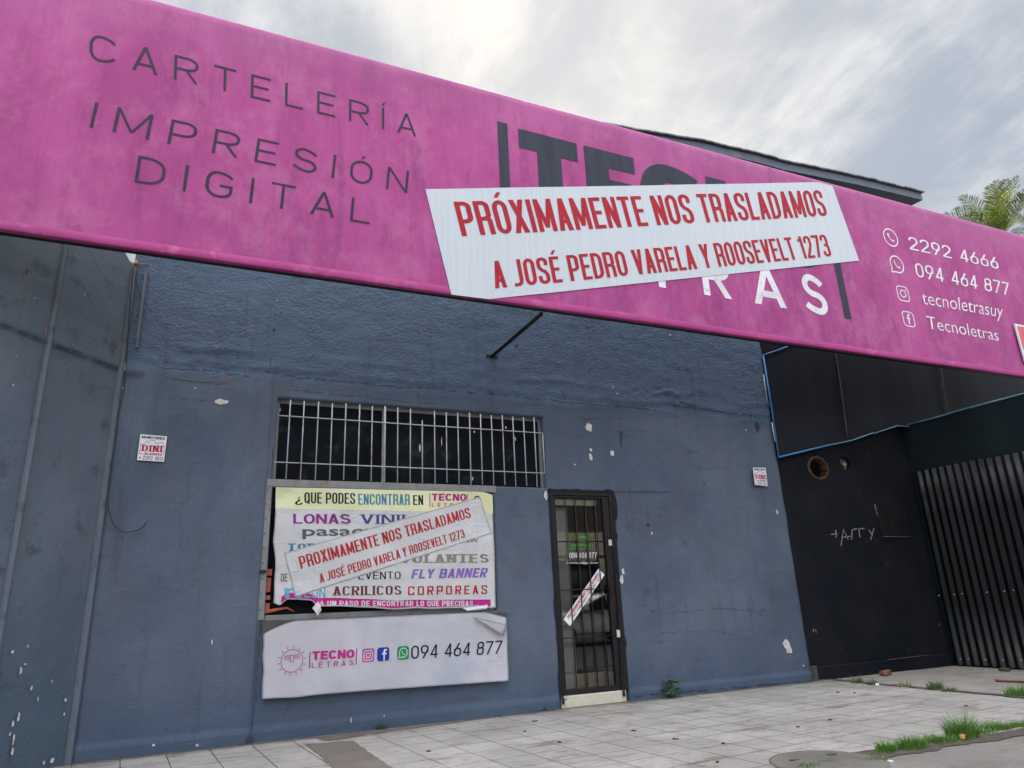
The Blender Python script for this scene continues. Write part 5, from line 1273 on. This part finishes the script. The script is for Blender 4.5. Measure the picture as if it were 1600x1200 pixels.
putpolys('sun_logo', pl, fr, Y2, M_mag, bb, d2, .004)
def app(name, c, mat, inner):
    fr = icon_frame(z4(*c), 10.6, Y2, .95); putpolys(name, L0([rsq(1, .4)]), fr, Y2, mat, bb, d2, .003); putpolys(name+'_mark', inner, fr, Y2, M_white_l, bb, d2, .0048)
app('camera_icon', (699, 335), M_ig, L0(stroke(rsq(.7, .3), .12, None, True))+L0(stroke(ringpts(0, 0, .35, .35, 20), .12, None, True), 1)+L0([ringpts(.42, .42, .09, .09, 8)], 2))
app('letter_icon', (793, 328), M_fb, L0(stroke([(.6, .6), (.3, .62), (.16, .45), (.16, -1)], .26))+L0(rect(-.2, .55, -.05, .2, 1), 1))
app('chat_icon', (917, 320), M_wa, L0(stroke(ringpts(.02, .04, .66, .66, 30, -115, 210), .12))+L0(stroke([(-.6, -.25), (-.72, -.7), (-.2, -.6)], .12), 1)+L0(handset(.55), 2))

# ------------------------------------------------------------------ alarm signs
def alarm(quad, label):
    y = -.052; P = [U(*p, y) for p in quad]; bm = plate(P, y, .004)
    o = obj('alarm_sign', bm, pm('white enamel', (.72, .70, .74), (.64, .62, .68), 8, .4)); tag(o, label, 'sign', 'alarm company signs on the shop front'); q = Q4(*P); yy = y
    putpolys('lettering', textpolys('MONITOREO', 'bold', w=.7, t=.24), sub(q, .06, .85, .93, .95), yy, M_navy, o, off=.001)
    putpolys('lettering', textpolys('DINI', 'slab', t=.27, w=.8), sub(q, .12, .36, .88, .60), yy, M_redd, o, off=.001)
    putpolys('lettering', textpolys('ALARMAS', 'bold', w=.7, t=.22), sub(q, .24, .22, .90, .32), yy, M_redd, o, off=.001)
    putpolys('lettering', textpolys('2292 1813', 'round', w=.5, t=.13), sub(q, .20, .04, .95, .18), yy, M_black, o, off=.001)
    pl = L0(stroke([(.2, .63), (.06, .63), (.06, .25), (.2, .25)], .014))+L0(stroke([(.82, .6), (.95, .6), (.95, .28), (.92, .28)], .014))
    pl += L0(stroke([(.18, .64), (.28, .76), (.34, .66), (.38, .8), (.55, .8), (.60, .72), (.7, .66), (.72, .74), (.86, .74), (.9, .66)], .014))+L0(rect(.06, .12, .08, .13, 1))
    putpolys('skyline', pl, q, yy, M_navy, o, off=.0012)
alarm([(219.4, 678.4), (261, 681.8), (256.1, 721.5), (214.1, 718.9)], 'white alarm company sign on the left part of the wall beside the long hanging cable')
alarm([(1176.4, 730.5), (1196.2, 731.1), (1199.6, 759.4), (1179.8, 757.5)], 'white alarm company sign near the right corner of the wall by the tarpaulin')

# ------------------------------------------------------------------ loose cables
def cable(name, pts, r, label, y=-.05):
    P = []
    for p in pts: x, z = U(p[0], p[1], y); P.append(Vector((x, y, z)))
    S = []                                              # Catmull-Rom
    for i in range(len(P)-1):
        a, b, c, d = P[max(i-1, 0)], P[i], P[i+1], P[min(i+2, len(P)-1)]
        for k in range(6):
            t = k/6; S.append(.5*((2*b)+(c-a)*t+(2*a-5*b+4*c-d)*t*t+(3*b-a-3*c+d)*t**3))
    S.append(P[-1]); bm = bmesh.new(); tube(bm, S, r, 6); tag(obj(name, bm, M_cable), label, 'cable')
cable('wall_cable', [(209, 414), (204, 470), (199, 540), (195, 600), (189, 632), (184, 652), (181, 690), (172, 745), (169, 785), (176, 816), (190, 830), (208, 830), (222, 825), (229, 815)], .0055, 'long black cable hanging down the wall corner with its loose end curled up', -.09)
cable('short_cable', [(212, 418), (213, 440), (220, 465), (230, 478), (238, 487)], .004, 'short thin black cable end dangling below the sign at the wall corner', -.07)
bm = bmesh.new(); x, z = U(211, 412, -.05); tube(bm, [(x-.09, -.05, z+.01), (x, -.055, z), (x+.12, -.05, z+.015)], .005, 6); tube(bm, [(x, -.06, z-.02), (x+.01, -.04, z+.03)], .018, 6)
tag(obj('rusty_hook', bm, pm('orange rust', (.35, .16, .03), (.2, .09, .03), 30, .8)), 'small rusty hook with wire at the top of the left wall corner', 'hook')
# tarred seam strip at the top left of the front
bm = bmesh.new(); p, q = U(229, 425, -.03), U(214, 545, -.03)
box(bm, p[0]-.012, p[0]+.012, -.075, -.02, q[1], p[1]); obj('trim_strip', bm, M_strip, shop)

# ------------------------------------------------------------------ plants
def grass_mat(name, a, b):
    m, nt, p = newmat(name); p.inputs['Roughness'].default_value = .55
    g = nt.nodes.new('ShaderNodeNewGeometry')
    col = Mix(nt, Ramp(nt, tn(nt, coord(nt), 26, 2), .35, .65), a, b); nt.links.new(col, p.inputs['Base Color'])
    p.inputs['Subsurface Weight'].default_value = 0; return m
M_grass = grass_mat('fresh grass', (.055, .145, .02), (.11, .23, .035)); M_grassd = grass_mat('dull grass', (.035, .085, .02), (.075, .14, .04)); M_leaf = grass_mat('dark leaf', (.018, .055, .014), (.038, .10, .022))
def tuft(px, py, rad_, h, n, mat, label, seed, group, spread=1.0, zb=0.0, name='grass_tuft', flat=.6, cat='grass'):
    rq = random.Random(seed); x0, y0 = G(px, py, zb); bm = bmesh.new()
    for i in range(n):
        a = rq.uniform(0, 6.283); rr_ = rad_*math.sqrt(rq.random()); bx0, by0 = x0+rr_*math.cos(a), y0+rr_*flat*math.sin(a)
        hh = h*rq.uniform(.45, 1.05)*(1-.45*(rr_/rad_)**2); a2 = a+rq.uniform(-.9, .9); le = hh*rq.uniform(.1, .75)*spread; wd = rq.uniform(.0022, .0042); az = rq.uniform(0, 3.14); cw, sw = math.cos(az)*wd, math.sin(az)*wd
        prev = None
        for k in range(4):
            t = k/3; cx_, cy_ = bx0+math.cos(a2)*le*t*t, by0+math.sin(a2)*le*t*t; z = zb+hh*(t-.28*t*t*le/hh); w3 = 1-t*.97
            cur = (bm.verts.new((cx_-cw*w3, cy_-sw*w3, z)), bm.verts.new((cx_+cw*w3, cy_+sw*w3, z)))
            if prev: bm.faces.new((prev[0], prev[1], cur[1], cur[0]))
            prev = cur
    return tag(obj(name, bm, mat), label, cat, group)
GS = 'grass tufts along the pavement edge'; GD = 'grass tufts along the driveway joint'
ZG = -.004
tuft(1505, 1152, .14, .22, 520, M_grass, 'tallest bright green grass clump standing in the pavement edge', 1, GS, 1.0, ZG)
tuft(1468, 1158, .17, .07, 420, M_grass, 'low grass mat on the left of the tallest clump', 2, GS, 1, ZG)
tuft(1424, 1168, .13, .11, 460, M_grass, 'rounded grass clump between the small left one and the low mat', 3, GS, 1, ZG)
tuft(1385, 1174, .085, .10, 300, M_grass, 'small upright grass clump just right of the round cover', 4, GS, 1, ZG)
tuft(1368, 1189, .09, .045, 220, M_grass, 'tiny flat grass patch in front of the small upright clump', 5, GS, 1, ZG)
tuft(1265, 1200, .10, .05, 200, M_grass, 'flat grass fringe along the left rim of the round cover', 6, GS, 1, ZG)
tuft(1310, 1203, .12, .04, 200, M_grass, 'flat grass fringe in front of the round cover', 16, GS, 1, ZG)
tuft(1555, 1140, .15, .09, 330, M_grass, 'spiky grass clump right of the tallest clump', 7, GS, 1, ZG)
tuft(1535, 1146, .13, .05, 220, M_grass, 'thin low grass between the tallest clump and the spiky one', 8, GS, 1, ZG)
tuft(1594, 1135, .15, .06, 260, M_grass, 'low grass at the right picture edge in the pavement joint', 9, GS, 1, ZG)
tuft(1340, 1067, .09, .12, 90, M_grassd, 'sparse dull weed tuft nearest the shop corner in the driveway joint', 10, GD)
tuft(1363, 1070, .07, .12, 80, M_grassd, 'sparse weed tuft beside the white litter in the driveway joint', 11, GD)
tuft(1413, 1073, .10, .10, 80, pm('dry straw', (.22, .16, .07), (.12, .14, .05), 20, .8), 'dry brownish weed tuft in the middle of the driveway joint', 12, GD)
tuft(1462, 1077, .10, .14, 200, M_grassd, 'green weed tuft right of the dry brownish one', 13, GD)
tuft(1483, 1080, .10, .07, 130, M_grassd, 'low spreading weeds trailing right of the green tuft', 14, GD)
tuft(1590, 1087, .14, .15, 330, M_grass, 'bright weed clump at the right end of the driveway joint', 15, GD)
tuft(596, 1140, .05, .10, 90, M_leaf, 'small dark grass tuft at the foot of the wall under the phone banner', 17, None)
tuft(1262, 1066, .05, .05, 40, M_grassd, 'tiny weed at the right bottom corner of the shop wall', 18, None)
# leafy weed right of the door
x0, y0 = G(1047, 1090); y0 = min(y0, -.02)-.03; bm = bmesh.new(); rq = random.Random(5)
for i in range(46):
    a = rq.uniform(0, 6.28); h = rq.uniform(.01, .19); L = rq.uniform(.045, .075); c = Vector((x0+rq.uniform(-.075, .075), y0+rq.uniform(-.05, .02), h)); d = Vector((math.cos(a), math.sin(a)-.4, rq.uniform(-.3, .6))).normalized(); sd = d.cross(Vector((0, 0, 1))).normalized()*L*.36; up = Vector((0, 0, .008))
    pts = [c, c+d*L*.35+sd+up, c+d*L*.7+sd*.8, c+d*L, c+d*L*.7-sd*.8, c+d*L*.35-sd+up]; bm.faces.new([bm.verts.new(p) for p in pts])
o = obj('leafy_weed', bm, M_leaf); tag(o, 'dark green broad leaved weed growing at the wall foot right of the door', 'plant')
bm = bmesh.new()
for i in range(7): tube(bm, [(x0+rq.uniform(-.02, .02), y0, -.005), (x0+rq.uniform(-.06, .06), y0-.02, rq.uniform(.08, .15))], .003, 5)
obj('stem', bm, M_grassd, o)
# palm behind the building
def palm(px, py, yd, R, seed, label):
    d = ray(px, py); t = (yd-CAM.y)/d.y; c = CAM+d*t; rq = random.Random(seed)
    tr = tag(bpy.data.objects.new('palm_tree', None), label, 'tree'); C.objects.link(tr); tr.location = (c.x, c.y, 0)
    bm = bmesh.new(); n = 26; tube(bm, [(c.x+.1*nz(i*.2, seed), c.y, -.1+(c.z-.2)*i/n) for i in range(n+1)], .34, 14, .26)
    for v in bm.verts: 
        k = .03*math.sin(v.co.z*38); v.co.x += (v.co.x-c.x)*k*4; v.co.y += (v.co.y-c.y)*k*4
    obj('trunk', bm, pm('palm bark', (.16, .12, .08), (.08, .06, .04), 7, .9, .9, 20), tr)
    bm = bmesh.new()
    for f in range(30):
        az = rq.uniform(0, 6.283); el = rad(88-92*(f/30)**1.15+rq.uniform(-7, 7)); L = R*rq.uniform(.85, 1.08); dh = Vector((math.cos(az), math.sin(az), 0)); pos = c+dh*.12; pts = [pos.copy()]; n = 26
        e = el
        for k in range(n):
            e -= rad(1.2+1.7*k/n)*(1.15-.4*math.sin(el)); pos = pos+(dh*math.cos(e)+Vector((0, 0, 1))*math.sin(e))*L/n; pts.append(pos.copy())
        tube(bm, pts, .028, 5, .005, mi=1)
        sdv = dh.cross(Vector((0, 0, 1))).normalized()
        for k in range(3, n+1):
            for q in range(2):
                for s in (-1, 1):
                    p = pts[k-1].lerp(pts[k], q*.5+rq.uniform(0, .3)); tt = (k+q*.5)/n; tan = (pts[k]-pts[k-1]).normalized(); up = sdv.cross(tan)*-1
                    if up.z < 0: up = -up
                    ll = R*.24*math.sin(math.pi*min(1, .12+tt*.86))**.6*rq.uniform(.8, 1.1)+.05
                    dr = (sdv*s*rq.uniform(.75, 1.0)+tan*rq.uniform(.55, .95)+up*rq.uniform(.1, .6)).normalized(); wn = tan*.024
                    m_ = p+dr*ll*.55; tip = p+dr*ll-Vector((0, 0, 1))*ll*rq.uniform(.02, .18)
                    fc = bm.faces.new([bm.verts.new(v) for v in (p-wn*.5, m_-wn, tip, m_+wn, p+wn*.5)]); fc.material_index = 0 if rq.random() > .2 else 2
    obj('crown', bm, [grass_mat('palm leaf', (.06, .14, .015), (.21, .28, .035)), pm('palm rib', (.35, .33, .08), (.25, .26, .06), 5, .6), grass_mat('yellowing palm leaf', (.42, .38, .09), (.5, .40, .08))], tr)
palm(1566, 368, 12.5, 3.1, 2, 'feathery green palm rising behind the right end of the pink sign')
palm(1655, 372, 14.0, 3.6, 5, 'second palm cut off by the right edge of the picture behind the sign')

# ------------------------------------------------------------------ small litter
def shard(name, px, py, sx_, sy_, sz_, mat, label, cat, rot=0.0, zb=0.0, group=None, seed=0):
    x, y = G(px, py, zb); bm = bmesh.new(); box(bm, -sx_, sx_, -sy_, sy_, 0, sz_); bmesh.ops.subdivide_edges(bm, edges=bm.edges[:], cuts=2, use_grid_fill=True); rq = random.Random(seed+int(px))
    for v in bm.verts:
        v.co += Vector((nz(v.co.x*30+seed, v.co.y*30, v.co.z*30)*sx_*.5, nz(v.co.y*30, v.co.z*30+seed, 3)*sy_*.5, (nz(v.co.x*40, v.co.y*40+seed, 9)*sz_*.4 if v.co.z > 0 else 0)))
    o = obj(name, bm, mat, None, True); o.location = (x, y, zb); o.rotation_euler = (0, 0, rot); return tag(o, label, cat, group)
M_brick = pm('broken brick', (.20, .08, .05), (.12, .06, .045), 14, .9, .6, 50); M_dry = pm('dark dry leaf', (.05, .035, .025), (.03, .025, .02), 30, .9)
shard('brick_fragment', 1384, 1054, .08, .045, .05, M_brick, 'broken brick lying at the foot of the black wall', 'brick', .3)
shard('red_stick', 1583, 1066, .17, .016, .02, pm('red painted wood', (.13, .04, .034), (.09, .03, .026), 9, .7), 'red painted stick lying on the driveway near the fence', 'stick', -1.25)
shard('dark_clod', 1570, 1048, .05, .05, .035, M_soil, 'dark clod of earth in front of the corrugated fence', 'clod', .2)
shard('paper_scrap', 1371, 1071, .022, .018, .02, M_white_l, 'white paper scrap among the weeds of the driveway joint', 'litter', .7)
shard('pink_scrap', 1404, 1070, .02, .02, .02, pm('pink scrap', (.5, .28, .24), None, 9, .8), 'pinkish scrap beside the dry weed tuft', 'litter', .2)
shard('white_pebble', 1392, 1191, .016, .012, .012, M_white_l, 'white pebble on the concrete below the small grass clump', 'pebble', .2, -.012)
shard('metal_scrap', 1488, 1030, .02, .015, .09, M_frame, 'grey metal scrap standing at the corner of wall and fence', 'scrap', .2)
for i, (a, b, l) in enumerate([(836, 1127, 'leftmost of the dark leaf scraps close to the wall left of the door'), (820, 1143, 'dark leaf scrap on the tiles below the scrap nearest the door'), (874, 1160, 'dark leaf scrap on the tiles straight in front of the door'), (1056, 1155, 'biggest dark leaf scrap in front of the leafy weed'), (1130, 1162, 'dark leaf scrap right of the biggest one'), (1121, 1191, 'dark leaf scrap at the lower picture edge left of the round cover'), (990, 1142, 'dark leaf scrap on the tiles between door and leafy weed'), (1297, 1125, 'dark leaf scrap in the middle of the tiles above the round cover'), (1309, 1082, 'dark leaf scrap near the right corner of the shop'), (1335, 1083, 'dark leaf scrap just below the sparse dull weed'), (1247, 1136, 'dark leaf scrap left of the one above the round cover'), (670, 1174, 'dark leaf scrap right of the bare mortar patch'), (1510, 1103, 'dark leaf scrap on the tiles above the tallest grass clump')]):
    shard('dry_leaf', a, b, .014 if i % 3 else .022, .009, .006, M_dry, l, 'leaf', i*.8, .001, 'leaf scraps on the tiles', i)
shard('yellow_leaf', 1505, 1155, .02, .015, .03, pm('yellow dead leaf', (.45, .25, .08), None, 9, .8), 'yellow dead leaf caught at the foot of the tallest grass clump', 'leaf', .4)

# ------------------------------------------------------------------ across the street (mirrored in the door glass)
ob = thing('opposite_building', (10, -16.5, 0), 'cream low building with dark openings across the street mirrored in the door glass', 'building')
M_cw = pm('cream street wall', (.60, .54, .40), (.52, .47, .36), 2, .8, c3=(.4, .36, .28), c3scale=2)
bm = bmesh.new(); box(bm, -8, 26, -22, -16.5, 2.55, 3.6); 
for i in range(10): box(bm, -8+i*3.7, -7.2+i*3.7, -22, -16.5, -.19, 2.549)
obj('wall', bm, M_cw, ob)
bm = bmesh.new(); box(bm, -8, 26, -22, -16.6, 3.6, 6.8); obj('upper_storey', bm, pm('dark brick', (.10, .075, .06), (.07, .055, .05), 3, .8), ob)
bm = bmesh.new(); box(bm, -8, 26, -16.9, -16.8, -.19, 2.549); obj('shutter', bm, pm('dark shutter', (.05, .05, .06), (.09, .085, .08), 2, .6, stretch=(1, 1, 14)), ob)
bm = bmesh.new(); box(bm, -8, 26, -15.9, -15.0, 2.60, 2.66); obj('awning', bm, pm('brown awning', (.18, .11, .07), None, 3, .7), ob)
bm = bmesh.new(); box(bm, -80, 80, -16.5, -14.5, -.19, -.02); structure('far_pavement', bm, M_drive)
car = thing('parked_car', (11.2, -12.2, -.15), 'silver hatchback parked across the street mirrored in the door glass', 'car')
def carlow(px_, w_): pass
bm = bmesh.new()
prof = [(-2.0, .35), (-2.05, .62), (-1.95, .82), (-1.2, .95), (-.55, 1.38), (.1, 1.46), (.95, 1.42), (1.65, 1.02), (1.98, .95), (2.05, .6), (2.0, .35)]
ys = [(-.84, .0), (-.80, .0), (-.62, .0)]
secs = []
for yy, sc_y in ((-.84, 0), (-.84, 1), (0, 2), (.84, 1), (.84, 0)): pass
def ring(y, shr):
    return [bm.verts.new((11.2+x, -12.2+y*(1-(.17 if z > .98 else 0)), -.15+z)) for x, z in prof]
A, B = ring(-.84, 0), ring(.84, 0)
for i in range(len(prof)): j = (i+1) % len(prof); bm.faces.new((A[i], A[j], B[j], B[i]))
bm.faces.new(A); bm.faces.new(B[::-1]); bmesh.ops.recalc_face_normals(bm, faces=bm.faces[:]); bevelled(bm, .05, 3)
obj('body', bm, pm('silver paint', (.55, .56, .57), (.5, .51, .52), 2, .25, metal=.4), car)
for s in (-1, 1):
    bm = bmesh.new(); pts = [(-1.0, .98), (-.5, 1.34), (.1, 1.40), (.12, .98)]; f = bm.faces.new([bm.verts.new((11.2+x, -12.2+s*(.855-.15*sm(.95, 1.4, z)), -.15+z)) for x, z in pts])
    pts = [(.2, .98), (.18, 1.40), (.9, 1.37), (1.4, 1.02)]; bm.faces.new([bm.verts.new((11.2+x, -12.2+s*(.855-.15*sm(.95, 1.4, z)), -.15+z)) for x, z in pts])
    bmesh.ops.solidify(bm, geom=bm.faces[:], thickness=.01); obj('side_window', bm, pm('dark car glass', (.01, .012, .014), None, 2, .08), car)
    for x in (-1.3, 1.25):
        bm = bmesh.new(); tube(bm, [(11.2+x, -12.2+s*.66, .16), (11.2+x, -12.2+s*.865, .16)], .31, 24); wh = obj('wheel', bm, pm('tyre rubber', (.015, .015, .016), None, 9, .8), car)
        bm = bmesh.new(); tube(bm, [(11.2+x, -12.2+s*.8655, .16), (11.2+x, -12.2+s*.872, .16)], .19, 20); obj('rim', bm, pm('wheel rim', (.4, .4, .42), None, 9, .3, metal=.8), wh)
    bm = bmesh.new(); box(bm, 11.2-.82, 11.2-.62, -12.2+s*.95-.07, -12.2+s*.95+.07, .83, .96); bevelled(bm, .03, 2); obj('wing_mirror', bm, pm('mirror shell', (.5, .51, .52), None, 3, .3), car)
    bm = bmesh.new(); box(bm, 11.2-2.07, 11.2-1.9, -12.2+s*.6-.15, -12.2+s*.6+.15, .48, .64); bevelled(bm, .03, 2); obj('headlight', bm, pm('headlight glass', (.7, .7, .72), None, 3, .1), car)
bm = bmesh.new(); f = bm.faces.new([bm.verts.new(p) for p in ((11.2-1.14, -12.2-.68, .86), (11.2-1.14, -12.2+.68, .86), (11.2-.58, -12.2+.62, 1.215), (11.2-.58, -12.2-.62, 1.215))]); bmesh.ops.solidify(bm, geom=[f], thickness=.012); obj('windscreen', bm, pm('windscreen glass', (.012, .014, .016), None, 2, .08), car)
